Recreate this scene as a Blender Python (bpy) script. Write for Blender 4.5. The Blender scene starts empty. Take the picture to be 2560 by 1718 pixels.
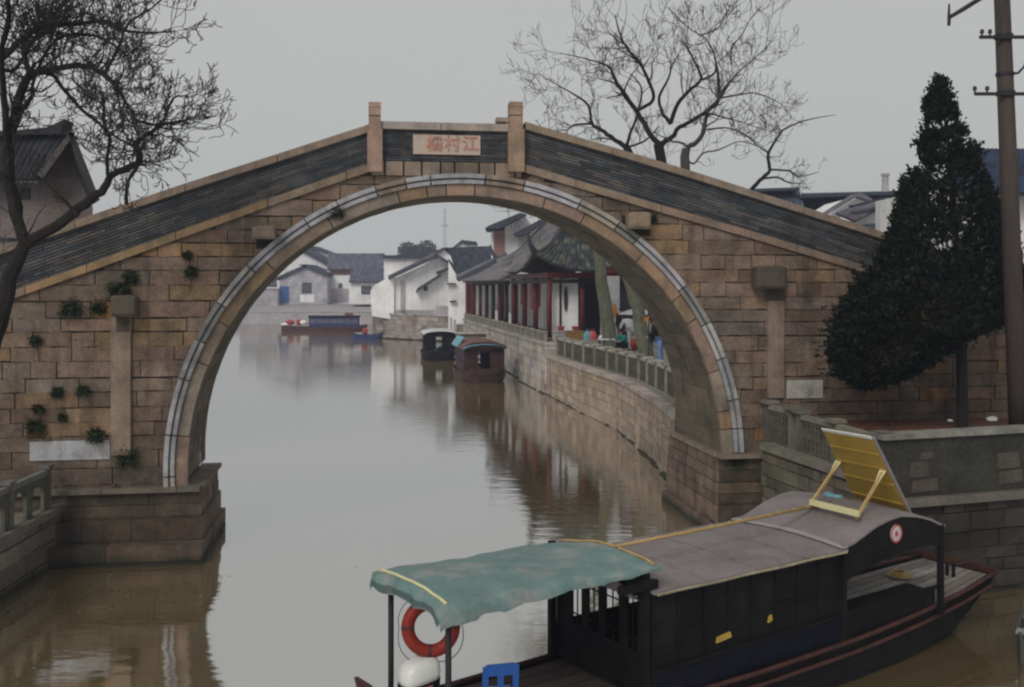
import bpy, bmesh, math, random
from mathutils import Vector, Matrix
import numpy as np
random.seed(7)
R = random.Random(11)
sc = bpy.context.scene
COL = sc.collection
V = Vector
rad = math.radians
# ------------------------------------------------------------------ camera
CAMZ = 5.8; FPX = 2560.0; CX = 1280.0; HY = 712.0
cd = bpy.data.cameras.new("camera"); cam = bpy.data.objects.new("camera", cd); COL.objects.link(cam)
cam.location = (0, 0, CAMZ); cam.rotation_euler = (rad(90), 0, 0)
cd.sensor_width = 36; cd.lens = 36 * FPX / 2560; cd.shift_y = -(859 - HY) / 2560.0
cd.clip_start = 0.1; cd.clip_end = 3000
sc.camera = cam
# ------------------------------------------------------------------ sky, sun
SUN_EL, SUN_AZ = rad(40), rad(205)
w = bpy.data.worlds.new("World"); sc.world = w; w.use_nodes = True
nt = w.node_tree; bg = nt.nodes["Background"]
sky = nt.nodes.new("ShaderNodeTexSky"); sky.sky_type = 'NISHITA'; sky.sun_disc = False
sky.sun_elevation = SUN_EL; sky.sun_rotation = SUN_AZ; sky.air_density = 1.0; sky.dust_density = 6.0
mx = nt.nodes.new("ShaderNodeMix"); mx.data_type = 'RGBA'; mx.inputs[0].default_value = 0.94
mx.inputs[7].default_value = (4.75, 4.92, 4.72, 1)     # cloud deck
tcw = nt.nodes.new("ShaderNodeTexCoord"); nzw = nt.nodes.new("ShaderNodeTexNoise"); nzw.inputs["Scale"].default_value = 1.6; nzw.inputs["Detail"].default_value = 4
mpw = nt.nodes.new("ShaderNodeMapping"); mpw.inputs["Scale"].default_value = (1, 1, 2.5); nt.links.new(tcw.outputs["Generated"], mpw.inputs[0]); nt.links.new(mpw.outputs[0], nzw.inputs["Vector"])
crw = nt.nodes.new("ShaderNodeMix"); crw.data_type = 'RGBA'; crw.inputs[6].default_value = (4.7, 4.80, 4.6, 1); crw.inputs[7].default_value = (5.35, 5.42, 5.15, 1)
nt.links.new(nzw.outputs[0], crw.inputs[0]); nt.links.new(crw.outputs[2], mx.inputs[7])
nt.links.new(sky.outputs[0], mx.inputs[6]); nt.links.new(mx.outputs[2], bg.inputs[0])
bg.inputs[1].default_value = 0.10
sl = bpy.data.lights.new("sun", 'SUN'); sl.energy = 1.5; sl.angle = rad(25); sl.color = (1, .97, .92)
so = bpy.data.objects.new("sun", sl); COL.objects.link(so)
so.rotation_euler = (rad(90) - SUN_EL, 0, rad(-25))
sc.view_settings.view_transform = 'Standard'; sc.view_settings.look = 'None'
sc.view_settings.exposure = 0; sc.view_settings.gamma = 1
sc.cycles.volume_bounces = 1; sc.cycles.filter_width = 2.3
sc.cycles.max_bounces = 6; sc.cycles.diffuse_bounces = 3; sc.cycles.transparent_max_bounces = 8

# ------------------------------------------------------------------ helpers
def P(px, py, Y):
    return V(((px - CX) / FPX * Y, Y, CAMZ - (py - HY) / FPX * Y))
def G(px, py, z=0.0):
    return P(px, py, (CAMZ - z) * FPX / (py - HY))

class MB:
    def __init__(s): s.v = []; s.f = []; s.c = []; s.col = (1, 1, 1)
    def add(s, vs, fs, col=None):
        o = len(s.v); s.v += [tuple(p) for p in vs]
        for f in fs:
            s.f.append([i + o for i in f]); s.c.append(col or s.col)
        return s
    def quad(s, a, b, c, d, col=None): return s.add([a, b, c, d], [(0, 1, 2, 3)], col)
    def poly(s, pts, col=None): return s.add(pts, [list(range(len(pts)))], col)
    def prism(s, pts, vec, col=None):
        n = len(pts); vec = V(vec); q = [V(p) + vec for p in pts]
        fs = [list(range(n)), list(range(2 * n - 1, n - 1, -1))]
        for i in range(n):
            j = (i + 1) % n; fs.append([i, i + n, j + n, j][::-1])
        return s.add([V(p) for p in pts] + q, fs, col)
    def box(s, c, sz, rz=0, col=None, axes=None):
        c = V(c); x, y, z = [k / 2 for k in sz]
        if axes is None:
            ca, sa = math.cos(rz), math.sin(rz); axes = (V((ca, sa, 0)), V((-sa, ca, 0)), V((0, 0, 1)))
        vs = [c + axes[0] * (i * x) + axes[1] * (j * y) + axes[2] * (k * z) for i in (-1, 1) for j in (-1, 1) for k in (-1, 1)]
        return s.add(vs, [(0, 1, 3, 2), (4, 6, 7, 5), (0, 4, 5, 1), (2, 3, 7, 6), (0, 2, 6, 4), (1, 5, 7, 3)], col)
    def bar(s, a, b, wd, ht, up=(0, 0, 1), col=None):
        a, b = V(a), V(b); d = (b - a); L = d.length; d.normalize(); up = V(up)
        side = d.cross(up)
        if side.length < 1e-4: side = d.cross(V((1, 0, 0)))
        side.normalize(); u = side.cross(d).normalized()
        return s.box((a + b) / 2, (L, wd, ht), axes=(d, side, u), col=col)
    def tube(s, pts, rs, n=6, col=None, cap=True):
        pts = [V(p) for p in pts]
        if not hasattr(rs, '__len__'): rs = [rs] * len(pts)
        ref = None; rings = []
        for i, p in enumerate(pts):
            t = (pts[min(i + 1, len(pts) - 1)] - pts[max(i - 1, 0)])
            if t.length < 1e-9: t = V((0, 0, 1))
            t.normalize()
            if ref is None: ref = t.orthogonal().normalized()
            ref = ref - t * ref.dot(t)
            if ref.length < 1e-5: ref = t.orthogonal()
            ref.normalize(); b = t.cross(ref)
            rings.append([p + (ref * math.cos(k * 2 * math.pi / n) + b * math.sin(k * 2 * math.pi / n)) * rs[i] for k in range(n)])
        vs = [q for r in rings for q in r]; fs = []
        for i in range(len(pts) - 1):
            for k in range(n):
                k2 = (k + 1) % n; fs.append([i * n + k, i * n + k2, (i + 1) * n + k2, (i + 1) * n + k])
        if cap: fs.append(list(range(n))[::-1]); fs.append([len(vs) - n + k for k in range(n)])
        return s.add(vs, fs, col)
    def loft(s, rings, closed=True, cap=True, col=None):
        n = len(rings[0]); vs = [V(q) for r in rings for q in r]; fs = []
        m = n if closed else n - 1
        for i in range(len(rings) - 1):
            for k in range(m):
                k2 = (k + 1) % n; fs.append([i * n + k, i * n + k2, (i + 1) * n + k2, (i + 1) * n + k])
        if cap and closed: fs.append(list(range(n))[::-1]); fs.append([len(vs) - n + k for k in range(n)])
        return s.add(vs, fs, col)
    def ball(s, c, r, n=8, m=6, sc3=(1, 1, 1), col=None, jit=0):
        c = V(c); rings = []
        for i in range(m + 1):
            a = math.pi * i / m - math.pi / 2; rr = max(math.cos(a), .02)
            rings.append([c + V((math.cos(k * 2 * math.pi / n) * rr * sc3[0], math.sin(k * 2 * math.pi / n) * rr * sc3[1], math.sin(a) * sc3[2])) * r * (1 + R.uniform(-jit, jit)) for k in range(n)])
        return s.loft(rings, col=col)
    def build(s, name, mat, parent=None, smooth=False):
        me = bpy.data.meshes.new(name)
        vs = s.v; off = V((0, 0, 0))
        o = bpy.data.objects.new(name, me)
        if parent is None and vs:
            a = np.array(vs); off = V(((a[:, 0].min() + a[:, 0].max()) / 2, (a[:, 1].min() + a[:, 1].max()) / 2, a[:, 2].min()))
            vs = [tuple(p) for p in (a - np.array(off))]
        me.from_pydata(vs, [], s.f); me.materials.append(mat)
        ca = me.color_attributes.new("Col", 'FLOAT_COLOR', 'CORNER')
        arr = []
        for f, c in zip(s.f, s.c):
            arr += [c[0], c[1], c[2], 1.0] * len(f)
        if len(ca.data) * 4 == len(arr): ca.data.foreach_set("color", arr)
        if smooth:
            me.polygons.foreach_set("use_smooth", [True] * len(me.polygons))
        me.update(); COL.objects.link(o)
        if parent is None: o.location = off
        else: attach(o, parent)
        return o
WORLD = {}
def wpos(o):
    p = V(o.location) if o.parent is None else V(o.get('_w', (0, 0, 0)))
    return p
def attach(o, parent):
    # meshes carry world coordinates: cancel the parent's translation
    o.parent = parent
    o.matrix_parent_inverse = Matrix.Translation(-base_of(parent))
def base_of(o):
    b = V((0, 0, 0))
    if o.parent is None: return V(o.location)
    return b
def thing(name, label, cat, loc, group=None):
    o = bpy.data.objects.new(name, None); COL.objects.link(o); o.location = loc; o.empty_display_size = .3
    o['label'] = label; o['category'] = cat
    if group: o['group'] = group
    return o
def tag(o, label, cat, group=None, kind=None):
    if label: o['label'] = label
    if cat: o['category'] = cat
    if group: o['group'] = group
    if kind: o['kind'] = kind
    return o
def struct(o): o['kind'] = 'structure'; return o

# ------------------------------------------------------------------ materials
def mat(name, col, rough=.85, var=.2, ns=2.0, bump=.15, bs=14.0, attr=False, stain=None, stain_amt=.35, ss=.7, spec=.25, metal=0, stretch=(1, 1, 1), streak=0):
    m = bpy.data.materials.new(name); m.use_nodes = True; n = m.node_tree.nodes; l = m.node_tree.links
    b = n["Principled BSDF"]; b.inputs["Roughness"].default_value = rough; b.inputs["Metallic"].default_value = metal
    b.inputs["Specular IOR Level"].default_value = spec
    tc = n.new("ShaderNodeTexCoord"); mp = n.new("ShaderNodeMapping"); mp.inputs["Scale"].default_value = stretch
    l.new(tc.outputs["Object"], mp.inputs[0])
    def noise(scale, det=5):
        q = n.new("ShaderNodeTexNoise"); q.inputs["Scale"].default_value = scale; q.inputs["Detail"].default_value = det
        q.inputs["Roughness"].default_value = .62; l.new(mp.outputs[0], q.inputs["Vector"]); return q
    if attr:
        a = n.new("ShaderNodeVertexColor"); a.layer_name = "Col"; base = a.outputs[0]
        tint = n.new("ShaderNodeMix"); tint.data_type = 'RGBA'; tint.blend_type = 'MULTIPLY'; tint.inputs[0].default_value = 1
        tint.inputs[7].default_value = (*col, 1); l.new(base, tint.inputs[6]); base = tint.outputs[2]
    else:
        rg = n.new("ShaderNodeRGB"); rg.outputs[0].default_value = (*col, 1); base = rg.outputs[0]
    if stain:
        q = noise(ss, 6); rp = n.new("ShaderNodeMapRange"); rp.inputs[1].default_value = .48; rp.inputs[2].default_value = .66
        rp.inputs[3].default_value = 0; rp.inputs[4].default_value = stain_amt; l.new(q.outputs[0], rp.inputs[0])
        x = n.new("ShaderNodeMix"); x.data_type = 'RGBA'; l.new(rp.outputs[0], x.inputs[0]); l.new(base, x.inputs[6]); x.inputs[7].default_value = (*stain, 1)
        base = x.outputs[2]
    if streak:
        mp2 = n.new("ShaderNodeMapping"); mp2.inputs["Scale"].default_value = (2.6, 2.6, .22); l.new(tc.outputs["Object"], mp2.inputs[0])
        q = n.new("ShaderNodeTexNoise"); q.inputs["Scale"].default_value = 1.0; q.inputs["Detail"].default_value = 5; q.inputs["Roughness"].default_value = .6; l.new(mp2.outputs[0], q.inputs["Vector"])
        rp = n.new("ShaderNodeMapRange"); rp.inputs[1].default_value = .50; rp.inputs[2].default_value = .68; rp.inputs[3].default_value = 0; rp.inputs[4].default_value = streak; l.new(q.outputs[0], rp.inputs[0])
        x = n.new("ShaderNodeMix"); x.data_type = 'RGBA'; l.new(rp.outputs[0], x.inputs[0]); l.new(base, x.inputs[6]); x.inputs[7].default_value = (.035, .030, .025, 1); base = x.outputs[2]
    q = noise(ns); mr = n.new("ShaderNodeMapRange"); mr.inputs[1].default_value = .3; mr.inputs[2].default_value = .7
    mr.inputs[3].default_value = 1 - var; mr.inputs[4].default_value = 1 + var; l.new(q.outputs[0], mr.inputs[0])
    q2 = noise(ns * 9, 3); mr2 = n.new("ShaderNodeMapRange"); mr2.inputs[1].default_value = .3; mr2.inputs[2].default_value = .7
    mr2.inputs[3].default_value = 1 - var * .7; mr2.inputs[4].default_value = 1 + var * .7; l.new(q2.outputs[0], mr2.inputs[0])
    mm = n.new("ShaderNodeMath"); mm.operation = 'MULTIPLY'; l.new(mr.outputs[0], mm.inputs[0]); l.new(mr2.outputs[0], mm.inputs[1])
    vm = n.new("ShaderNodeVectorMath"); vm.operation = 'SCALE'; l.new(base, vm.inputs[0]); l.new(mm.outputs[0], vm.inputs[3])
    l.new(vm.outputs[0], b.inputs["Base Color"])
    if bump:
        q3 = noise(bs, 6); bp = n.new("ShaderNodeBump"); bp.inputs["Strength"].default_value = bump * 2; bp.inputs["Distance"].default_value = .03
        l.new(q3.outputs[0], bp.inputs["Height"]); l.new(bp.outputs[0], b.inputs["Normal"])
    return m

STONE = (1, 1, 1)
M = {}
M['ashlar'] = mat('ashlar_stone', (.98, .90, .85), attr=True, var=.34, ns=2.2, bump=.5, bs=7, stain=(.05, .043, .036), stain_amt=.55, ss=.75, streak=.55)
M['mortar'] = mat('dark_joint', (.05, .042, .035), var=.3)
M['stone_trim'] = mat('trim_stone', (1, 1, 1), attr=True, var=.2, ns=2.2, bump=.25, bs=12, stain=(.08, .07, .06), stain_amt=.55, ss=1.3, streak=.3)
M['soffit'] = mat('soffit_stone', (1, 1, 1), attr=True, var=.35, ns=1.2, bump=.35, bs=7, stain=(.05, .045, .035), stain_amt=.6, ss=.6)
M['greybrick'] = mat('grey_brick', (1, 1, 1), attr=True, var=.3, ns=2.5, bump=.2, bs=14, stain=(.13, .13, .14), stain_amt=.25, ss=1.5, streak=.35)
M['plaster'] = mat('white_plaster', (.80, .79, .79), var=.09, ns=.5, bump=.06, bs=4, stain=(.38, .36, .37), stain_amt=.4, ss=.4, streak=.16)
M['plaster_old'] = mat('old_plaster', (.42, .40, .42), var=.22, ns=.8, bump=.1, bs=4, stain=(.2, .19, .2), stain_amt=.55, ss=.5)
M['tile'] = mat('grey_roof_tile', (1, 1, 1), attr=True, var=.25, ns=1.5, bump=.1, bs=6)
M['ridge'] = mat('roof_ridge', (.05, .055, .07), var=.2)
M['red'] = mat('red_lacquer', (.10, .018, .016), rough=.5, var=.2, ns=2, bump=.05)
M['redpanel'] = mat('red_panel', (.32, .05, .035), rough=.6, var=.15)
M['dark'] = mat('dark_wood', (.022, .018, .016), rough=.6, var=.3, bump=.05)
M['darkwin'] = mat('dark_opening', (.03, .03, .035), rough=.5, var=.2, bump=0)
M['winglass'] = mat('window_glass', (.10, .10, .13), rough=.2, var=.2, bump=0, spec=.5)
M['bluedoor'] = mat('blue_door', (.05, .12, .28), rough=.6, var=.2)
M['brickred'] = mat('faded_red_brick', (.30, .17, .15), var=.25, ns=2)
M['earth'] = mat('bare_earth', (.12, .055, .035), var=.4, ns=3, bump=.5, bs=10, stain=(.05, .04, .03), stain_amt=.5, ss=1.2)
M['paving'] = mat('stone_paving', (.22, .20, .18), var=.25, ns=1, bump=.15)
M['bank'] = mat('bank_soil', (.16, .14, .11), var=.3, ns=.4, bump=.2)
M['cement'] = mat('mossy_cement', (.20, .19, .165), var=.25, ns=3, bump=.3, bs=12, stain=(.06, .065, .045), stain_amt=.5, ss=2)
M['cement_dark'] = mat('dark_mossy_cement', (.10, .10, .075), var=.3, ns=3, bump=.3, bs=12, stain=(.04, .05, .03), stain_amt=.5, ss=2)
M['rubble_pale'] = mat('pale_quay_stone', (1, 1, 1), attr=True, var=.26, ns=2.2, bump=.5, bs=6, stain=(.10, .085, .065), stain_amt=.5, ss=1.1, streak=.3)
M['tanjoint'] = mat('tan_joint', (.15, .12, .095), var=.3)
M['rubble'] = mat('rubble_wall', (1, 1, 1), attr=True, var=.35, ns=1.8, bump=.45, bs=7, stain=(.04, .04, .032), stain_amt=.6, ss=.9)
M['bark'] = mat('bark', (.018, .015, .013), var=.3, ns=4, bump=.4, bs=18)
M['barkgrey'] = mat('pale_bark', (.13, .13, .095), var=.3, ns=3, bump=.4, bs=12, stain=(.07, .08, .04), stain_amt=.5, ss=2)
M['twig'] = mat('twig', (.042, .034, .034), var=.2, bump=0)
M['conifer'] = mat('conifer_foliage', (1, 1, 1), attr=True, var=.3, ns=2, bump=0, rough=.8, spec=.15)
M['fern'] = mat('wall_plant_leaf', (1, 1, 1), attr=True, var=.3, ns=6, bump=0, rough=.7)
M['pole'] = mat('weathered_pole', (.055, .042, .036), var=.25, ns=3, bump=.2, stretch=(1, 1, .15))
M['iron'] = mat('dark_iron', (.02, .02, .025), rough=.5, var=.2, bump=0)
M['boatwood'] = mat('black_boat_timber', (.007, .0065, .007), rough=.75, var=.5, ns=3, bump=.2, spec=.12, stain=(.015, .011, .009), stain_amt=.6, ss=1.6)
M['boatblue'] = mat('dark_blue_board', (.005, .006, .014), rough=.75, var=.35, ns=3, spec=.12)
M['rail'] = mat('red_brown_rail', (.055, .020, .015), rough=.6, var=.4, ns=5, bump=.15)
M['deck'] = mat('deck_plank', (1, 1, 1), attr=True, var=.3, ns=2, bump=.2, bs=10)
M['canvas'] = mat('grey_roof_canvas', (.205, .18, .182), rough=.9, var=.16, ns=1.6, bump=.2, bs=9, stain=(.13, .11, .10), stain_amt=.6, ss=1.1)
M['tarp'] = mat('teal_tarpaulin', (.135, .215, .21), rough=.65, var=.16, ns=2.5, bump=.3, bs=5, stain=(.27, .27, .26), stain_amt=.75, ss=2.2)
M['bamboo'] = mat('bamboo', (.40, .27, .11), rough=.5, var=.2, ns=5, bump=.05)
M['cream'] = mat('cream_paint', (.62, .58, .33), rough=.5, var=.08)
M['yellow'] = mat('yellow_board', (.36, .235, .045), rough=.55, var=.14, ns=3)
M['white'] = mat('white_plastic', (.62, .62, .60), rough=.35, var=.06, bump=0, spec=.5)
M['buoy'] = mat('red_buoy', (.20, .018, .010), rough=.55, var=.2, ns=5, bump=.08)
M['blueplastic'] = mat('blue_plastic', (.015, .10, .42), rough=.35, var=.08, bump=0, spec=.5)
M['navy'] = mat('navy_paint', (.022, .032, .10), rough=.6, var=.2)
M['hullred'] = mat('dark_red_paint', (.06, .02, .018), rough=.6, var=.3)
M['brownpaint'] = mat('dark_brown_paint', (.045, .02, .015), rough=.6, var=.3)
M['cyan'] = mat('cyan_tarp', (.16, .36, .42), rough=.7, var=.2, bump=.2)
M['brownroof'] = mat('faded_red_roof', (.17, .085, .075), rough=.8, var=.2)
M['signred'] = mat('red_emblem_paint', (.42, .06, .05), rough=.6, var=.15, bump=0)
M['platestone'] = mat('pale_plate_stone', (.46, .38, .33), var=.15, ns=4, bump=.15, bs=14, stain=(.45, .2, .12), stain_amt=.5, ss=4)
M['glyph'] = mat('faded_red_lettering', (.42, .20, .15), var=.35, ns=12, bump=0)
M['card'] = mat('cardboard', (.24, .14, .05), var=.15)
M['pink'] = mat('pink_red_plastic', (.55, .10, .11), rough=.4, var=.1, bump=0)
M['skin'] = mat('skin', (.42, .26, .19), rough=.6, var=.08, bump=0)
M['hair'] = mat('black_hair', (.01, .009, .009), rough=.5, var=.2)
M['clothblack'] = mat('black_cloth', (.012, .012, .016), var=.3)
M['clothgrey'] = mat('pale_grey_cloth', (.42, .41, .42), var=.15, bump=.2)
M['clothcream'] = mat('cream_cloth', (.50, .49, .40), var=.12, bump=.2)
M['denim'] = mat('blue_denim', (.14, .22, .42), var=.3, ns=5)
M['teal'] = mat('teal_cloth', (.015, .14, .12), var=.2)
M['orange'] = mat('orange_cloth', (.42, .15, .02), var=.2)
M['farleaf'] = mat('far_foliage', (.045, .06, .045), var=.3, bump=0)
M['litter'] = mat('pale_litter', (.5, .5, .48), var=.2)

def damp(m, z0, z1):
    """tide mark: the stone is dark with algae close to the water"""
    n = m.node_tree.nodes; l = m.node_tree.links; b = n["Principled BSDF"]; src = b.inputs["Base Color"].links[0].from_socket
    g = n.new("ShaderNodeNewGeometry"); sp = n.new("ShaderNodeSeparateXYZ"); l.new(g.outputs["Position"], sp.inputs[0])
    q = n.new("ShaderNodeTexNoise"); q.inputs["Scale"].default_value = 1.2; l.new(g.outputs["Position"], q.inputs["Vector"])
    ad = n.new("ShaderNodeMath"); ad.operation = 'MULTIPLY_ADD'; l.new(q.outputs[0], ad.inputs[0]); ad.inputs[1].default_value = -.3; l.new(sp.outputs[2], ad.inputs[2])
    r = n.new("ShaderNodeMapRange"); r.inputs[1].default_value = z0; r.inputs[2].default_value = z1; r.inputs[3].default_value = 1; r.inputs[4].default_value = 0; l.new(ad.outputs[0], r.inputs[0])
    x = n.new("ShaderNodeMix"); x.data_type = 'RGBA'; l.new(r.outputs[0], x.inputs[0]); l.new(src, x.inputs[6]); x.inputs[7].default_value = (.022, .022, .014, 1); l.new(x.outputs[2], b.inputs["Base Color"])
damp(M['rubble'], -.08, .06); damp(M['ashlar'], -.1, .12)
def water_mat():
    m = bpy.data.materials.new('canal_water'); m.use_nodes = True; n = m.node_tree.nodes; l = m.node_tree.links
    out = n["Material Output"]; n.remove(n["Principled BSDF"])
    d = n.new("ShaderNodeBsdfDiffuse"); g = n.new("ShaderNodeBsdfGlossy"); mxs = n.new("ShaderNodeMixShader")
    d.inputs[0].default_value = (.200, .143, .052, 1)
    g.inputs["Roughness"].default_value = .05; g.inputs[0].default_value = (.93, .94, .97, 1)
    lw = n.new("ShaderNodeFresnel"); lw.inputs["IOR"].default_value = 1.33
    mr = n.new("ShaderNodeMapRange"); mr.inputs[1].default_value = 0.02; mr.inputs[2].default_value = .38
    mr.inputs[3].default_value = .66; mr.inputs[4].default_value = .77; l.new(lw.outputs[0], mr.inputs[0])
    l.new(mr.outputs[0], mxs.inputs[0]); l.new(d.outputs[0], mxs.inputs[1]); l.new(g.outputs[0], mxs.inputs[2]); l.new(mxs.outputs[0], out.inputs[0])
    tc = n.new("ShaderNodeTexCoord"); mp = n.new("ShaderNodeMapping"); mp.inputs["Scale"].default_value = (.8, 1.7, 1); l.new(tc.outputs["Object"], mp.inputs[0])
    a = n.new("ShaderNodeTexNoise"); a.inputs["Scale"].default_value = 1.5; a.inputs["Detail"].default_value = 5; l.new(mp.outputs[0], a.inputs["Vector"])
    b = n.new("ShaderNodeTexNoise"); b.inputs["Scale"].default_value = .12; b.inputs["Detail"].default_value = 2; l.new(tc.outputs["Object"], b.inputs["Vector"])
    ml = n.new("ShaderNodeMath"); ml.operation = 'MULTIPLY'; l.new(a.outputs[0], ml.inputs[0]); l.new(b.outputs[0], ml.inputs[1])
    bp = n.new("ShaderNodeBump"); bp.inputs["Strength"].default_value = .26; bp.inputs["Distance"].default_value = .05
    l.new(ml.outputs[0], bp.inputs["Height"]); l.new(bp.outputs[0], d.inputs["Normal"]); l.new(bp.outputs[0], g.inputs["Normal"])
    return m
M['water'] = water_mat()

def jit(c, a=.15):
    k = 1 + R.uniform(-a, a); return (c[0] * k * (1 + R.uniform(-.05, .05)), c[1] * k, c[2] * k * (1 + R.uniform(-.06, .06)))
def stonecol():
    r = R.random()
    if r < .035: c = (.26, .155, .07)
    elif r < .10: c = (.225, .165, .10)
    elif r < .40: c = (.205, .152, .118)
    elif r < .70: c = (.195, .156, .126)
    elif r < .88: c = (.185, .152, .130)
    else: c = (.15, .115, .09)
    return jit(c, .12)

# ------------------------------------------------------------------ setting: water, ground
wm = MB(); wm.quad((-900, -40, 0), (900, -40, 0), (900, 1800, 0), (-900, 1800, 0)); struct(wm.build('water', M['water']))
def land(name, pts, ztop, m, zb=-1.5):
    b = MB(); b.prism([V((x, y, zb)) for x, y in pts], (0, 0, ztop - zb)); return struct(b.build(name, m))
QP = [(4.72, 27.5), (4.72, 30.5), (4.68, 33), (4.5, 37), (4.22, 41), (3.15, 46.7), (2.0, 53.4), (1.7, 55.5), (-4.5, 94.5)]
land('right_bank_ground', QP + [(-6.6, 105), (-14.5, 113), (-17, 125), (-19, 148), (-10, 420), (500, 420), (500, 27.5)], 1.97, M['bank'])
land('promenade_paving', [(x + .35, y) for x, y in [(4.62, 29), (4.5, 37), (4.22, 41), (3.15, 46.7), (2.0, 53.4)]] + [(2.2, 56), (40, 56), (40, 29)], 2.10, M['paving'], 1.0)
land('stall_platform_paving', [(5.65, 30), (5.52, 36), (5.25, 40), (4.5, 44.9), (3.4, 50.5), (2.9, 54.8), (40, 54.8), (40, 30)], 2.85, M['paving'], 1.0)
land('pavilion_terrace', [(1.95, 54.8), (1.85, 56), (-4.25, 94), (14, 110), (24, 54.8)], 2.7, M['paving'], .5)
M['mauve'] = mat('pale_mauve_ground', (.33, .30, .31), var=.2, ns=.3)
land('far_bank_ground', [(-19, 151), (-150, 153), (-400, 160), (-400, 600), (60, 600), (-12, 151)], 1.5, M['mauve'])
fb = MB(); fb.quad((-150, 158, 1.55), (-10, 156, 1.55), (-10, 186, 2.55), (-150, 188, 2.55)); fb.quad((-150, 188, 2.55), (-10, 186, 2.55), (-10, 400, 2.6), (-150, 400, 2.6))
struct(fb.build('far_lane_paving', M['mauve']))
land('left_bank_ground', [(-10.2, 24), (-23.5, 60), (-58, 153), (-400, 160), (-400, 24)], 2.0, M['bank'])
land('left_front_quay_ground', [(-9.75, 21.9), (-9.55, 8), (-60, 8), (-60, 21.9)], 1.05, M['bank'])

def haze():
    b = MB(); b.box((0, 160, 16), (900, 360, 36)); m = bpy.data.materials.new('haze_air'); m.use_nodes = True
    n = m.node_tree.nodes; n.remove(n["Principled BSDF"]); v = n.new("ShaderNodeVolumePrincipled")
    v.inputs["Color"].default_value = (.68, .75, 1.0, 1); v.inputs["Density"].default_value = .0008; v.inputs["Anisotropy"].default_value = .2
    m.node_tree.links.new(v.outputs[0], n["Material Output"].inputs["Volume"])
    o = b.build('haze', m); tag(o, 'thin pale winter mist over the canal and far houses', 'haze', kind='stuff')
HAZE = True

# ------------------------------------------------------------------ bridge frame
TH = rad(8.4); cT, sT = math.cos(TH), math.sin(TH)
OX, OY = -.7, 22.9
def B(u, n, z): return V((OX + u * cT - n * sT, OY + u * sT + n * cT, z))
def F(px, py, n=0.0):
    k = (px - CX) / FPX
    Y = (n + OX * (-sT) + OY * cT) / (cT - k * sT); X = k * Y
    return ((X - OX) * cT + (Y - OY) * sT, CAMZ - (py - HY) / FPX * Y)
UC, ZC, RO, RI, RB = -.348, 1.807, 6.46, 6.0, 6.235
def line(pts):
    q = sorted(F(*p) for p in pts)
    def f(u):
        if u <= q[0][0]: i = 0
        elif u >= q[-1][0]: i = len(q) - 2
        else: i = max(k for k in range(len(q) - 1) if q[k][0] <= u)
        (a, b), (c, d) = q[i], q[i + 1]
        return b + (d - b) * (u - a) / (c - a)
    return f
uPL, uPR = F(938, 400)[0], F(1294, 400)[0]
capT_L = line([(237, 536), (388, 484), (860, 333), (921, 313)]); capT_R = line([(1312, 306), (1660, 407), (1950, 500), (2218, 585)])
strT_L = line([(48, 722), (307, 630), (548, 541), (860, 432), (921, 412)]); strT_R = line([(1316, 414), (1660, 516), (1900, 585), (2159, 664)])
zc_top = F(1110, 308)[1]; zc_bot = F(1110, 404)[1]
def capT(u): return capT_L(u) if u < uPL else capT_R(u) if u > uPR else zc_top
def strT(u): return strT_L(u) if u < uPL else strT_R(u) if u > uPR else zc_bot
SB = .17
def strB(u):
    if uPL - .3 < u < uPR + .3: return zc_bot - .33
    return strT(u) - SB
def lerp(a, b, t): return a + (b - a) * t
def interp(x, xs, ys):
    return float(np.interp(x, xs, ys))
def WD(u, z):
    if u > UC: return interp(z, [1.0, 3.6, 6.2, 7.8, 10], [4.0, 3.15, 2.62, 2.08, 2.0])
    return interp(z, [1.0, 3.6, 6.2, 7.8, 10], [2.7, 2.5, 2.4, 2.08, 2.0])

bridge = thing('arch_bridge', 'high single arch humpback stone bridge with dark grey brick parapet spanning the canal', 'bridge', B(UC, 1, 0))
UL, UR = -17.0, 19.0
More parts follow.
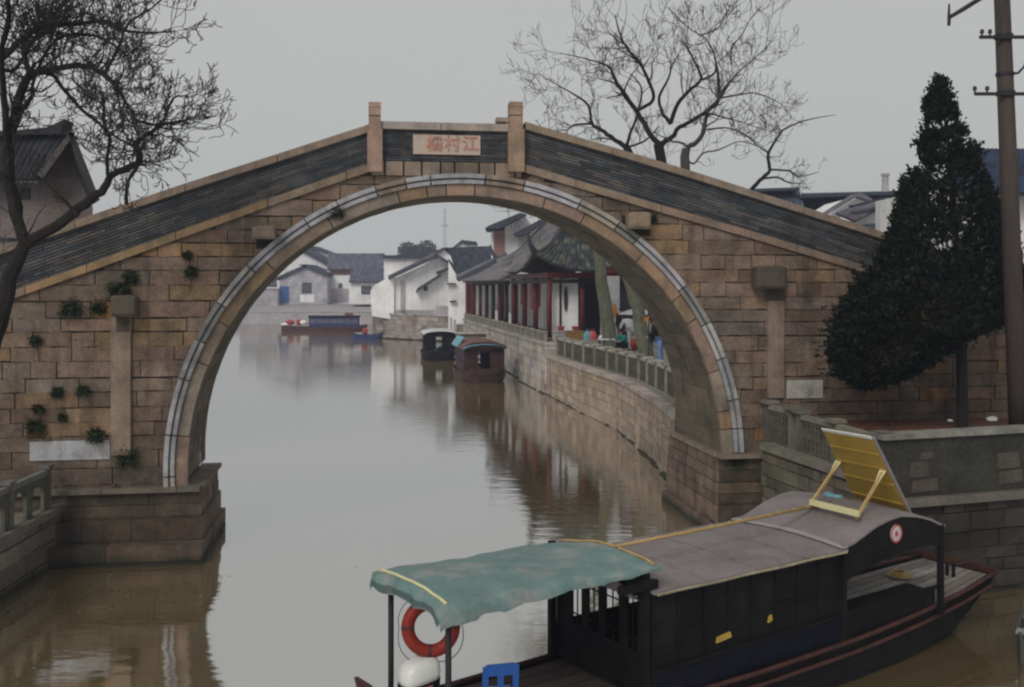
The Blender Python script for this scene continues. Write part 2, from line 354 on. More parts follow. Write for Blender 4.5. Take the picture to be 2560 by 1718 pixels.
# masonry blocks of the spandrel
def masonry(sgn):
    mb = MB(); u0, u1 = (UL, UC) if sgn < 0 else (UC, UR); zf = .9
    z = 8.6; rows = []
    hs = []
    zz = .9
    while zz < 9:
        h = R.choice([.29, .32, .34, .36, .30]); rows.append((zz, zz + h)); zz += h
    step = .1
    for (a, b) in rows:
        u = u0 + R.uniform(-.8, 0)
        while u < u1:
            wd = R.uniform(.45, 1.5) if R.random() > .2 else R.uniform(1.3, 2.1)
            e = min(u + wd, u1); s = max(u, u0)
            if e - s > .12:
                cols = []
                k = max(2, int((e - s - .022) / step)); us = [s + .011 + (e - s - .022) * i / k for i in range(k + 1)]
                run = []
                def flush(run):
                    if len(run) < 2: return
                    n0 = R.uniform(-.012, .014); c = stonecol()
                    k_ = .62 + .38 * min(1, max(0, (b - 1.2) / 2.6)) * 1.0  # lower courses darker: damp staining and vignette shade both put into the colour
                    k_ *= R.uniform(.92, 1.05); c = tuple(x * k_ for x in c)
                    up = [B(x, n0, hi) for x, lo, hi in run]; dn = [B(x, n0, lo) for x, lo, hi in run]
                    pts = up + dn[::-1]
                    m = len(run)
                    vs = up + dn + [B(x, n0 + .07, hi) for x, lo, hi in run] + [B(x, n0 + .07, lo) for x, lo, hi in run]
                    fs = []
                    for i in range(m - 1):
                        fs.append((i, m + i, m + i + 1, i + 1)); fs.append((i, i + 1, 2 * m + i + 1, 2 * m + i)); fs.append((m + i, 3 * m + i, 3 * m + i + 1, m + i + 1))
                    fs.append((0, 2 * m, 3 * m, m)); fs.append((m - 1, 2 * m - 1, 4 * m - 1, 3 * m - 1))
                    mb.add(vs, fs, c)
                jt, jb_, js = R.uniform(-.012, .012), R.uniform(-.012, .012), R.uniform(-.01, .01)
                for x in us:
                    wv_ = .006 * math.sin(x * 9 + a * 31)
                    hi = min(b - .010 + jt + wv_ + js * (x - s), strB(x) - .012); lo = a + .010 + jb_ + wv_
                    d = abs(x - UC)
                    if d < 6.3: lo = max(lo, ZC + math.sqrt(6.3 ** 2 - d * d)) if True else lo
                    if hi - lo > .02: run.append((x, lo, hi))
                    else: flush(run); run = []
                flush(run)
            u = e + 0
            if e >= u1: break
    return mb
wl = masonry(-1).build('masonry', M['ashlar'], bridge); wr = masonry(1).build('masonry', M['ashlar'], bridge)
wl['label'] = 'left masonry flank of coursed brown stone'; wr['label'] = 'right masonry flank of coursed brown stone'
# core: joint backing, back wall, deck
core = MB()
N = 260
for i in range(N):
    a = UL + (UR - UL) * i / N; b = UL + (UR - UL) * (i + 1) / N
    def lo(x):
        d = abs(x - UC); return ZC + math.sqrt(6.1 ** 2 - d * d) if d < 6.1 and ZC + math.sqrt(6.1 ** 2 - d * d) > 0 else -1.0
    la, lb = lo(a), lo(b); ta, tb = strT(a) - .03, strT(b) - .03
    if (la < 0) != (lb < 0): la = lb = (max(la, lb) if abs((a+b)/2-UC) < 6.1 else -1)
    core.quad(B(a, .045, la), B(b, .045, lb), B(b, .045, tb), B(a, .045, ta))
    core.quad(B(a, WD(a, la), la), B(b, WD(b, lb), lb), B(b, WD(b, tb), tb), B(a, WD(a, ta), ta))
    core.quad(B(a, .0, ta), B(b, .0, tb), B(b, WD(b, tb), tb), B(a, WD(a, ta), ta))
core.build('core_wall', M['mortar'], bridge)
# soffit, built from voussoir stones
sf = MB(); NP = 56
for i in range(NP):
    p0, p1 = math.pi * (i / NP) * 1.02 - .01 * math.pi, math.pi * ((i + 1) / NP) * 1.02 - .01 * math.pi
    segs = 5; cuts = [0] + sorted(R.uniform(.1, .9) for _ in range(3)) + [1]
    for j in range(len(cuts) - 1):
        vs = []
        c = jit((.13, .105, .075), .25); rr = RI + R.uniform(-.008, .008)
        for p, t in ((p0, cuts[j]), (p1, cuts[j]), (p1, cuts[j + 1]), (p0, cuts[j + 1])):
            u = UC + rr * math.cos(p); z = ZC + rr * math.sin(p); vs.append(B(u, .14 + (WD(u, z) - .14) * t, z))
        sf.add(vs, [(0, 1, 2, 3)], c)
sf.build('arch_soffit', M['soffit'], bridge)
# back ring face
bk = MB()
for i in range(64):
    p0, p1 = math.pi * i / 64, math.pi * (i + 1) / 64
    q = []
    for p, r in ((p0, RI), (p1, RI), (p1, 6.5), (p0, 6.5)):
        u = UC + r * math.cos(p); z = ZC + r * math.sin(p); q.append(B(u, WD(u, z) + .02, z))
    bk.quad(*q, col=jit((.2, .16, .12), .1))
bk.build('back_voussoirs', M['soffit'], bridge)
# voussoir ring and hood mould (segments)
def arcseg(mb, a0, a1, r0, r1, n0, n1, col, k=4):
    a0, a1 = rad(a0), rad(a1); rings = []
    for i in range(k + 1):
        a = lerp(a0, a1, i / k); c, s = math.cos(a), math.sin(a)
        rings.append([B(UC + r * c, n, ZC + r * s) for r, n in ((r0, n0), (r1, n0), (r1, n1), (r0, n1))])
    mb.loft(rings, col=col)
PALE = (.37, .36, .38); GREYS = (.21, .21, .20); BRN = (.27, .19, .14); ORG = (.29, .195, .12)
vr = MB(); a = -6
ends = [-4]
a = -4
while a < 186:
    wdt = R.choice([4, 6, 9, 12, 15]); b = min(a + wdt, 188)
    c = R.choice([BRN, BRN, ORG, (.30, .20, .14), (.25, .20, .16)])
    if a < -1: c = (.2, .16, .12)
    arcseg(vr, a + .12, b - .12, RI - .005 + R.uniform(-.012, .006), RB, R.uniform(-.02, 0), .16, jit(c, .12), k=max(2, int(wdt / 3)))
    a = b
vr.build('voussoir_ring', M['stone_trim'], bridge)
vb = MB(); arcseg(vb, -6, 186, RI + .06, RB + .05, .03, .5, (.03, .026, .022), k=60); vb.build('ring_backing', M['mortar'], bridge)
# hood mould: angle list (deg from +u axis) and colour
hood = [(.8, 6, PALE), (6, 12, PALE), (12, 21, PALE), (21, 29, PALE), (29, 38, GREYS), (38, 52, PALE), (52, 57, GREYS), (57, 66, (.3, .27, .24)), (66, 78, PALE), (78, 86, (.26, .19, .14)), (86, 97, PALE),
        (97, 102, PALE), (102, 108, (.25, .19, .15)), (108, 116, PALE), (116, 123, (.40, .39, .40)), (123, 137, PALE), (137, 146, (.34, .33, .34)), (146, 154, GREYS), (154, 162, PALE), (162, 173, PALE), (173, 181, PALE), (181, 188, (.38, .36, .36))]
hm = MB()
for a, b, c in hood:
    c = jit(c, .08)
    arcseg(hm, a + .15, b - .15, RB + .012, 6.33, -.075, .1, c); arcseg(hm, a + .15, b - .15, 6.33, 6.375, -.03, .1, tuple(x * .5 for x in c)); arcseg(hm, a + .15, b - .15, 6.375, RO + .01, -.105, .1, c)
hm.build('hood_mould', M['stone_trim'], bridge)

# string course, cap, grey brick parapet for a u-range
def strip(mb, ua, ub, zlo, zhi, n0, n1, col):
    a, b = ua, ub
    vs = [B(u, n, z) for u, zz in ((a, (zlo(a), zhi(a))), (b, (zlo(b), zhi(b)))) for n in (n0, n1) for z in zz]
    mb.add(vs, [(0, 1, 5, 4), (2, 6, 7, 3), (1, 3, 7, 5), (0, 4, 6, 2), (0, 2, 3, 1), (4, 5, 7, 6)], col)
def runs(ua, ub, lo, hi, mb, zlo, zhi, n0, n1, colf, gap=.008):
    u = ua
    while u < ub - .02:
        e = min(ub, u + R.uniform(lo, hi)); strip(mb, u + gap, e - gap, zlo, zhi, n0 + R.uniform(-.008, .008), n1, colf()); u = e
CAPH = .165
for side, (ua, ub) in (('L', (UL, uPL - .12)), ('R', (uPR + .16, UR))):
    m = MB(); runs(ua, ub, .8, 2.2, m, lambda u: strT(u) - SB, strT, -.07, .3, lambda: jit((.235, .17, .125) if R.random() < .9 else (.27, .18, .10), .12)); m.build('string_course', M['stone_trim'], bridge)
    m = MB(); runs(ua, ub, 1.2, 2.6, m, lambda u: capT(u) - CAPH, capT, -.09, .36, lambda: jit((.235, .18, .14), .12)); m.build('parapet_cap', M['stone_trim'], bridge)
# crown band stones
m = MB(); runs(uPL - .1, uPR + .1, .3, .55, m, lambda u: zc_bot - .33, lambda u: zc_bot - .02, -.05, .3, lambda: jit((.22, .17, .13), .25), gap=.02); m.build('crown_band', M['stone_trim'], bridge)
m = MB(); runs(uPL + .1, uPR - .1, 1.0, 1.6, m, lambda u: zc_top - CAPH, lambda u: zc_top, -.09, .36, lambda: jit((.33, .27, .24), .1)); m.build('parapet_cap', M['stone_trim'], bridge)
pb = MB()
def brickcol():
    r = R.random()
    return jit((.092, .084, .078), .25) if r < .3 else jit((.052, .057, .064), .35)
for (ua, ub) in ((UL, uPL - .12), (uPL + .1, uPR - .1), (uPR + .16, UR)):
    rows = 12
    for k in range(rows):
        u = ua + R.uniform(-.25, 0)
        while u < ub:
            e = min(u + R.uniform(.35, .9), ub); s = max(u, ua)
            if e - s > .03:
                f0 = lambda x, k=k: lerp(strT(x), capT(x) - CAPH, (k + .13) / rows); f1 = lambda x, k=k: lerp(strT(x), capT(x) - CAPH, (k + .87) / rows)
                strip(pb, s + .006, e - .006, f0, f1, R.uniform(-.014, .010), .05, brickcol())
            u = e
pb.build('brick_parapet', M['greybrick'], bridge)
m = MB(); strip(m, UL, uPL, lambda u: strT(u) - .02, lambda u: capT(u) - .05, .03, .30, (1, 1, 1)); 
for i in range(40):
    a = lerp(UL, UR, i / 40); b = lerp(UL, UR, (i + 1) / 40)
    strip(m, a, b, lambda u: strT(u) - .03, lambda u: capT(u) - .05, .03, .29, (1, 1, 1))
    strip(m, a, b, lambda u: strT(u) - .03, lambda u: capT(u) - .02, 1.75, 2.0, (1, 1, 1))
m.build('parapet_core', M['mortar'], bridge)
# crown pillars
for (px0, px1, py0, py1, ph) in ((922, 952, 255, 424, 0), (1275, 1307, 254, 424, 0)):
    ua, zt = F(px0, py0, -.15); ub, zb = F(px1, py1, -.15)
    m = MB(); c1 = jit((.34, .23, .18), .05) if px0 < 1000 else jit((.30, .22, .15), .05)
    uc = (ua + ub) / 2; hw = (ub - ua) / 2
    def pbx(z0, z1, h, n0=-.17, c=c1):
        strip(m, uc - h, uc + h, lambda u: z0, lambda u: z1, n0, .2, c)
    zs = F(px0, 322, -.15)[1]
    pbx(zb - .05, zs, hw + .035, -.19); pbx(zs, zt - .32, hw); pbx(zt - .32, zt - .29, hw - .012, -.155, (.12, .09, .07)); pbx(zt - .29, zt - .0, hw + .002)
    pbx(zt - .12, zt - .11, hw + .006, -.176, (.16, .12, .1))
    m.build('crown_post', M['stone_trim'], bridge)
# stone ledge beside right post
ua, z0 = F(1242, 306); ub, z1 = F(1276, 294)
m = MB(); strip(m, ua, ub + .05, lambda u: z1 - .1, lambda u: z1, .0, .3, (.32, .25, .2)); strip(m, ub - .1, ub + .05, lambda u: zc_top - .01, lambda u: z1 - .1, .02, .28, (.3, .24, .2)); m.build('stone_ledge', M['stone_trim'], bridge)
# name plate with three characters
ua, zt = F(1033, 336, -.06); ub, zb = F(1201, 388, -.06)
m = MB(); strip(m, ua, ub, lambda u: zb, lambda u: zt, -.05, .1, (1, 1, 1)); plate = m.build('name_plate', M['platestone'], bridge)
def text_mesh(s, size, origin, xdir, zdir, m, name, parent, depth=.01):
    cu = bpy.data.curves.new('tmp', 'FONT'); cu.body = s; cu.size = size; cu.extrude = depth; cu.align_x = 'CENTER'; cu.align_y = 'CENTER'; cu.resolution_u = 3; cu.offset = .004
    o = bpy.data.objects.new('tmp', cu); COL.objects.link(o); bpy.context.view_layer.update()
    me = bpy.data.meshes.new_from_object(o.evaluated_get(bpy.context.evaluated_depsgraph_get()))
    bpy.data.objects.remove(o)
    xd, zd = V(xdir).normalized(), V(zdir).normalized(); nd = xd.cross(zd)
    for v in me.vertices: v.co = V(origin) + xd * v.co.x + zd * v.co.y + nd * v.co.z
    me.name = name; me.materials.clear(); me.materials.append(m)
    q = bpy.data.objects.new(name, me); COL.objects.link(q)
    attach(q, parent); return q
for ch, px in (('\u6c5f', 1176), ('\u6751', 1131), ('\u6a4b', 1087)):
    u, z = F(px, 362, -.06); text_mesh(ch, .37, B(u, -.055, z), (cT, sT, 0), (0, 0, 1), M['glyph'], 'carved_character', plate)

# pilasters, bracket stones, spouts, pale plaques
def blk(px0, py0, px1, py1, n0, n1, col, name, m='stone_trim', chamf=0):
    ua, zt = F(px0, py0, n0); ub, zb = F(px1, py1, n0)
    mb = MB(); strip(mb, ua, ub, lambda u: zb, lambda u: zt, n0, n1, col); return mb.build(name, M[m], bridge)
blk(277, 790, 326, 1138, -.07, .05, (.25, .19, .14), 'pilaster'); blk(1921, 716, 1961, 995, -.07, .05, (.23, .17, .13), 'pilaster')
def bracket(px0, py0, px1, py1, L, col):
    ua, zt = F(px0, py0, -L); ub, zb = F(px1, py1, -L); mb = MB(); w2 = (ub - ua); rr = []
    for n, k, dz in ((.05, .9, .05), (-L * .5, 1, .0), (-L * .9, .97, 0.0), (-L, .82, .06)):
        uc = (ua + ub) / 2; h = w2 / 2 * k
        rr.append([B(uc - h, n, zb + dz), B(uc + h, n, zb + dz), B(uc + h * 1.0, n, zt - dz), B(uc + h * .6, n, zt + .03 - dz * .5), B(uc - h * .6, n, zt + .03 - dz * .5), B(uc - h, n, zt - dz)])
    mb.loft(rr, col=col); return mb.build('bracket_stone', M['stone_trim'], bridge)
bracket(274, 742, 340, 792, .42, (.10, .08, .06)); bracket(1893, 668, 1970, 722, .45, (.075, .06, .045))
bracket(629, 567, 688, 597, .4, (.22, .17, .13)); bracket(1572, 533, 1630, 572, .4, (.24, .18, .13))
blk(640, 598, 692, 622, -.012, .05, (.022, .018, .015), 'shadow_stain_patch'); blk(1556, 538, 1572, 574, -.012, .05, (.022, .018, .015), 'shadow_stain_patch'); blk(1574, 573, 1626, 590, -.014, .05, (.03, .024, .02), 'shadow_stain_patch')  # flat dark patches: spout shadow painted in together with black staining
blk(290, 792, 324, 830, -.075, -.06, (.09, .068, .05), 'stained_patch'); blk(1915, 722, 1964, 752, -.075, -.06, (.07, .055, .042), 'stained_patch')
blk(74, 1105, 275, 1148, -.03, .05, (.42, .42, .44), 'pale_plaque'); blk(1967, 951, 2057, 995, -.03, .05, (.40, .38, .36), 'pale_plaque')

# plinths: stepped stone courses at the waterline
def plinth(levels, u_out, u_in, name, side):
    mb = MB(); top = 99
    for i, (zt, zb, pr, pin) in enumerate(levels):
        inner = u_in + pin * (1 if side < 0 else -1)
        a, b = (u_out, inner) if side < 0 else (inner, u_out)
        nb = WD(inner, 1.5) + pin * .9
        # front stones
        rows = max(1, round((zt - zb) / .3))
        for r in range(rows):
            z0 = lerp(zb, zt, r / rows) + .008; z1 = lerp(zb, zt, (r + 1) / rows) - .006
            u = a
            while u < b - .02:
                e = min(b, u + R.uniform(.8, 1.9)); 
                if b - e < .5: e = b
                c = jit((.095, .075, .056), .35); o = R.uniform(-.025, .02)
                mb.box((B((u + e) / 2, (-pr + o + .3) / 2 , (z0 + z1) / 2)), (e - u - .015, pr + o + .3 , z1 - z0), TH, c); u = e
            # inner face stones along the barrel
            n = -pr + .0
            while n < nb - .02:
                e = min(nb, n + R.uniform(.7, 1.5))
                if nb - e < .4: e = nb
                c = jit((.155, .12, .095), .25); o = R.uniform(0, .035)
                x0 = inner - .5 * (1 if side < 0 else -1)
                mb.box(B((x0 + inner + o * side * -1) / 2, (n + e) / 2 + .004, (z0 + z1) / 2 - .003), (abs(inner - x0) + o, e - n - .012, z1 - z0 - .004), TH, c); n = e
    for (zt, zb, pr, pin) in levels:
        inner = u_in + pin * (1 if side < 0 else -1); a, b = (u_out, inner) if side < 0 else (inner, u_out); nb = WD(inner, 1.5) + pin * .9
        mb.box(B((a + b) / 2, (nb - pr) / 2, (zt + zb) / 2 - .01), (b - a - .06, nb + pr - .06, zt - zb - .03), TH, (.06, .05, .045))
    return mb.build(name, M['ashlar'], bridge)
uLi = F(499, 1225, -.12)[0]; uRi = F(1795, 1145, 0)[0]
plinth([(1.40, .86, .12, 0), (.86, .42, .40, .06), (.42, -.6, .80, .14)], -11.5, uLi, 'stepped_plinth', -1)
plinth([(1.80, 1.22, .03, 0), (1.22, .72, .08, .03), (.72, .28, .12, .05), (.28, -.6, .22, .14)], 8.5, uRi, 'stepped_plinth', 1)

for (ua, ub, z_, c_) in ((-11.4, uLi + .02, 1.40, (.17, .14, .11)), (uRi - .03, 8.4, 1.80, (.24, .19, .15))):
    m = MB(); u = ua
    while u < ub - .05:
        e = min(ub, u + R.uniform(.9, 1.6)); m.box(B((u + e) / 2, -.09, z_ + .045), (e - u - .015, .32, .09), TH, jit(c_, .15)); u = e
    iu = uLi - .2 if ua < 0 else uRi + .2; n = .08
    while n < WD(iu, 1.5):
        e = n + R.uniform(.7, 1.1); m.box(B(iu + (-.03 if ua > 0 else .04), (n + e) / 2, z_ + .04), (.46, e - n - .015, .08), TH, jit(c_, .15)); n = e
    m.build('plinth_cap', M['stone_trim'], bridge)
# ------------------------------------------------------------------ plants on the bridge (each a thing)
def leafclump(mb, c, r, n, cols, size=.05, flat=.6, up=0.0):
    c = V(c)
    for _ in range(n):
        d = V((R.gauss(0, 1), R.gauss(0, 1), R.gauss(0, 1))); d.normalize(); d *= r * R.random() ** .45; d.z *= 1
        p = c + d; s = size * R.uniform(.5, 1.4)
        a = V((R.gauss(0, 1), R.gauss(0, 1), R.gauss(0, 1) + up)).normalized(); b = a.orthogonal().normalized()
        b.rotate(Matrix.Rotation(R.uniform(0, 6.28), 3, a)) if False else None
        col = jit(R.choice(cols), .3)
        mb.add([p - b * s * .45, p + a * s * .6, p + b * s * .45 + a * s * .2, p - a * s * .7], [(0, 1, 2, 3)] if False else [(0, 1, 2), (0, 2, 3)], col)
GREENS = [(.018, .034, .014), (.03, .052, .02), (.012, .02, .01), (.05, .05, .02)]
def wallplant(px, py, rpx, label, stem=None, n0=-.06, dens=1, name='wall_plant', hang=False):
    u, z = F(px, py, n0); r = rpx / FPX * OY
    t = thing(name, label, 'plant', B(u, 0, z - r), 'small plants rooted in the bridge stones')
    m = MB(); nb_ = int(60 + 700 * r)
    for q in range(nb_):
        an = R.uniform(0, 6.28); el = R.uniform(-.5, 1.2); dv = V((math.cos(an) * math.cos(el) * cT, -abs(math.cos(el)) * R.uniform(.15, .7), math.sin(el))); Lb = r * R.uniform(.45, 1.45) * (1.25 if R.random() < .2 else 1)
        p0 = B(u + R.uniform(-.3, .3) * r, 0, z + R.uniform(-.35, .25) * r); pp = [p0]; dd = dv.normalized()
        for k in range(4): dd = (dd + V((0, 0, -.28))).normalized(); pp.append(pp[-1] + dd * Lb / 4)
        sd2 = dd.cross(V((0, 0, 1))); sd2 = sd2.normalized() if sd2.length > .05 else V((1, 0, 0)); cl = jit(R.choice(GREENS), .35)
        for k in range(4):
            for sgn_ in (-1, 1):
                c0 = pp[k].lerp(pp[k + 1], R.random()); ll = R.uniform(.025, .06) * (1.2 - k * .15); tp_ = c0 + sd2 * sgn_ * ll + dd * ll * .6 - V((0, 0, ll * .3)); nm = (tp_ - c0).cross(V((R.gauss(0, 1), R.gauss(0, 1), R.gauss(0, 1)))).normalized() * ll * .32
                m.add([c0, c0.lerp(tp_, .5) + nm, tp_, c0.lerp(tp_, .5) - nm], [(0, 1, 2, 3)], jit(cl, .2))
    m.build('leaves', M['fern'], t)
    m = MB()
    for k in range(5):
        a = B(u, .03, z - r * .5); b = B(u + R.uniform(-r, r) * .7, -.06 - r * .4, z + R.uniform(-.3, .8) * r); m.tube([a, (a + b) / 2 + V((0, 0, -.02)), b], [.008, .006, .003], 4)
    if stem:
        (x1, y1) = stem; uu, z2 = F(x1, y1, -.03); m.tube([B(u, -.05, z), B((u + uu) / 2 + .02, -.06, (z + z2) / 2), B(uu, -.03, z2)], [.012, .012, .008], 4)
    m.build('stem', M['bark'], t)
for a in [(180, 768, 27, 'round dark bush on left flank, left of the bracket stone with greenery'), (245, 768, 18, 'small bush touching left side of the left bracket stone'), (300, 727, 33, 'dark shrub growing on top of the left bracket stone'),
          (327, 692, 17, 'upper tuft rising above the shrub on left bracket stone'), (478, 678, 14, 'drooping weed on wall below the orange stone', (474, 730)), (468, 638, 9, 'tiny bright green tuft above the drooping weed', (476, 670)),
          (841, 527, 18, 'green fern tuft on upper left of the arch ring'), (142, 978, 13, 'weed tuft on lower left flank'), (206, 975, 13, 'round weed right of its twin on lower left flank'), (88, 1065, 24, 'dark bush low on the left flank, above the pale slab'),
          (88, 850, 12, 'small dark tuft at far left flank', (98, 905)), (240, 1086, 20, 'flat dark moss tuft above the pale slab beside pilaster'), (322, 1143, 26, 'low plant at the foot of the left pilaster'), (290, 1232, 16, 'weeds on ledge of left plinth'),
          (95, 1020, 11, 'small tuft over the dark bush on lower left flank'), (1842, 1150, 20, 'dark weeds in the corner right of the arch foot'), (1632, 545, 12, 'dry tuft beside the right spout stone'), (155, 1042, 9, 'tiny moss tuft between two weeds on the lower left flank')]:
    wallplant(a[0], a[1], a[2], a[3], a[4] if len(a) > 4 else None)

# ------------------------------------------------------------------ quay walls of rubble
def stonewall(path, ztops, zb, name, label, cope=None, rowh=(.2, .38), wl=(.3, .8), cols=None, thick=.25, batter=0.0, copew=.35, copeh=.14, mm='rubble', cm='mortar', tide=False):
    """path: list of (x,y) with the visible side on the LEFT hand of travel."""
    t = thing(name, label, 'wall', V((*path[len(path) // 2], 0)))
    cols = cols or [(.30, .25, .20), (.24, .20, .165), (.20, .175, .145), (.33, .25, .17)]
    mb = MB(); bk = MB(); cp = MB()
    for i in range(len(path) - 1):
        a, b = V((*path[i], 0)), V((*path[i + 1], 0)); d = (b - a); L = d.length; d.normalize(); nrm = V((-d.y, d.x, 0))
        za, zbb = ztops[i], ztops[i + 1]
        bk.prism([a + nrm * .006 + V((0, 0, zb)), b + nrm * .006 + V((0, 0, zb)), b + nrm * .006 + V((0, 0, zbb)), a + nrm * .006 + V((0, 0, za))], -nrm * thick)
        z = zb
        zt = max(za, zbb)
        while z < zt - .03:
            h = R.uniform(*rowh); z1 = min(z + h, zt)
            s = -R.uniform(0, .3)
            while s < L:
                e = s + R.uniform(*wl); s0, e0 = max(s, 0), min(e, L)
                zz1 = min(z1, lerp(za, zbb, (s0 + e0) / 2 / L))
                if e0 - s0 > .08 and zz1 - z > .05:
                    o = R.uniform(.02, .075); j = lambda: R.uniform(-.02, .02)
                    pr = [a + d * (s0 + .012) + V((0, 0, z + .012 + j() * .5)), a + d * (e0 - .012) + V((0, 0, z + .012 + j() * .5)), a + d * (e0 - .012 + j() * .3) + V((0, 0, zz1 - .01)), a + d * (s0 + .012) + V((0, 0, zz1 - .01))]
                    pr = [p + nrm * (o - batter * (p.z)) for p in pr]
                    mb.prism(pr, -nrm * .12, jit(R.choice(cols), .2))
                s = e
            z = z1
        if cope:
            s = 0
            while s < L - .01:
                e = min(L, s + R.uniform(1.0, 2.0)); q0 = a + d * (s + .006); q1 = a + d * (e - .006)
                zm0 = lerp(za, zbb, s / L); zm1 = lerp(za, zbb, e / L)
                pr = [q0 + nrm * .12 + V((0, 0, zm0)), q1 + nrm * .12 + V((0, 0, zm1)), q1 + nrm * .12 + V((0, 0, zm1 + copeh)), q0 + nrm * .12 + V((0, 0, zm0 + copeh))]
                cp.prism(pr, -nrm * copew, jit(cope, .12)); s = e
    mb.build('rubble_face', M[mm], t); bk.build('wall_core', M[cm], t)
    if tide:
        td_ = MB()
        for i in range(len(path) - 1):
            a, b = V((*path[i], 0)), V((*path[i + 1], 0)); d = (b - a); L = d.length; d.normalize(); nrm = V((-d.y, d.x, 0)); s_ = 0
            while s_ < L:
                e = min(L, s_ + R.uniform(.4, 1.1)); o = R.uniform(.04, .22); z1 = R.uniform(.03, .13)
                td_.prism([a + d * s_ + nrm * o, a + d * (e - .02) + nrm * (o + R.uniform(-.03, .03)), a + d * (e - .02) + nrm * .0 + V((0, 0, z1)), a + d * s_ + V((0, 0, z1))], (0, 0, -.3), jit((.045, .038, .025), .3)); s_ = e
        td_.build('tide_footing', M['stone_trim'], t)
    if cope: cp.build('coping', M['stone_trim'], t)
    return t
# right quay beyond the bridge (path from near to far has water on the left)
stonewall(QP[:8], [1.95] * 8, -.4, 'quay_wall', 'curving rubble quay wall below the stall terrace, seen through the arch', cope=(.42, .36, .32), copew=.7, copeh=.14,
          cols=[(.40, .31, .235), (.38, .30, .225), (.36, .285, .22), (.41, .31, .225)], rowh=(.24, .5), wl=(.4, 1.2), mm='rubble_pale', cm='tanjoint', tide=True)
stonewall([(1.72, 55.3), (1.62, 56.2), (-4.45, 94.2)], [2.55] * 3, -.4, 'quay_wall', 'pale worn quay wall under the red pavilion promenade', cope=(.40, .35, .32), copew=.5, copeh=.14, rowh=(.3, .5), wl=(.6, 1.6), cols=[(.42, .38, .35), (.38, .34, .31), (.44, .40, .37)], mm='rubble_pale', cm='tanjoint', tide=True)
stonewall([(2.45, 54.3), (1.72, 54.4), (0.48, 61.7), (1.4, 62.0)], [2.6] * 4, -.4, 'quay_pier', 'pale block of masonry where railing meets the pavilion terrace', cope=(.4, .36, .33), rowh=(.3, .6), wl=(.6, 1.2), cols=[(.42, .37, .33), (.39, .345, .31)], mm='rubble_pale', cm='tanjoint', tide=True)
# left front quay
stonewall([(-9.5, 21.6), (-9.35, 16), (-9.2, 8)], [1.05] * 3, -.5, 'quay_wall', 'dark rubble quay wall at lower left corner in front of the bridge', cope=(.16, .14, .12), rowh=(.25, .45), wl=(.5, 1.2), cols=[(.15, .12, .10), (.12, .10, .085), (.17, .14, .11)])
# right front: side wall and front wall
RC = (6.8, 18.6)
stonewall([RC, (5.75, 23.4)][::1], [2.05] * 2, -.5, 'retaining_wall', 'mottled retaining wall under the slanting balustrade right of the arch', cope=(.17, .155, .13), cols=[(.13, .115, .085), (.10, .09, .07), (.15, .12, .09)])
stonewall([(16, 21.6), RC], [1.75] * 2, -.5, 'retaining_wall', 'dark rough canal wall behind the boat bow at right', cols=[(.034, .028, .021), (.027, .024, .019), (.042, .034, .027)])
# solid ground in the right planting bed
land('planting_bed_ground', [(7.1, 19.1), (16, 22.0), (40, 30), (40, 33), (18, 27.0), (6.2, 24.2)], 2.6, M['earth'], -1)
land('right_terrace_paving', [(7.0, 18.8), (7.3, 19.1), (6.5, 24.0), (5.85, 23.7)], 2.15, M['paving'], -1)

# parapet wall on the right, with cap slab, ledge and pale patches
pw = thing('parapet_wall', 'low plastered parapet wall with thin pale cap beside the planting bed', 'wall', V((9, 19.4, 1.8)))
da = V((16, 21.6, 0)) - V((*RC, 0)); LW = da.length; da.normalize(); na = V((da.y, -da.x, 0))
def rw(s, n, z): return V((*RC, 0)) + da * s + na * n + V((0, 0, z))
m = MB(); m.prism([rw(-.05, -.02, 1.9), rw(LW, -.02, 1.9), rw(LW, -.02, 2.98), rw(-.05, -.02, 2.98)], -na * .28); m.build('wall_body', mat('dark_render', (.036, .034, .027), var=.35, ns=1.2, bump=.3, bs=6, stain=(.035, .035, .03), stain_amt=.7, ss=.8), pw)
m = MB(); m.prism([rw(-.1, .06, 2.98), rw(LW, .06, 2.98), rw(LW, .06, 3.07), rw(-.1, .06, 3.07)], -na * .42, (.22, .21, .19)); m.build('cap_slab', M['stone_trim'], pw); 
m.v = m.v
m = MB(); m.prism([rw(-.1, .16, 1.75), rw(LW, .16, 1.75), rw(LW, .12, 1.9), rw(-.1, .12, 1.9)], -na * .45, (.12, .105, .09)); m.build('ledge', M['stone_trim'], pw)
m = MB()
for (s0, s1, z0, z1) in ((.5, .95, 2.25, 2.55), (.55, 1.15, 1.98, 2.22), (.75, 1.05, 2.57, 2.72), (2.5, 3.05, 2.3, 2.62), (2.55, 3.12, 2.02, 2.28), (5.0, 5.5, 2.1, 2.5)):
    m.prism([rw(s0, 0, z0), rw(s1, .0, z0 + .02), rw(s1 - .03, .0, z1), rw(s0 + .02, .0, z1 - .02)], -na * .03, jit((.075, .062, .05), .2))
m.build('exposed_stone', M['rubble'], pw)

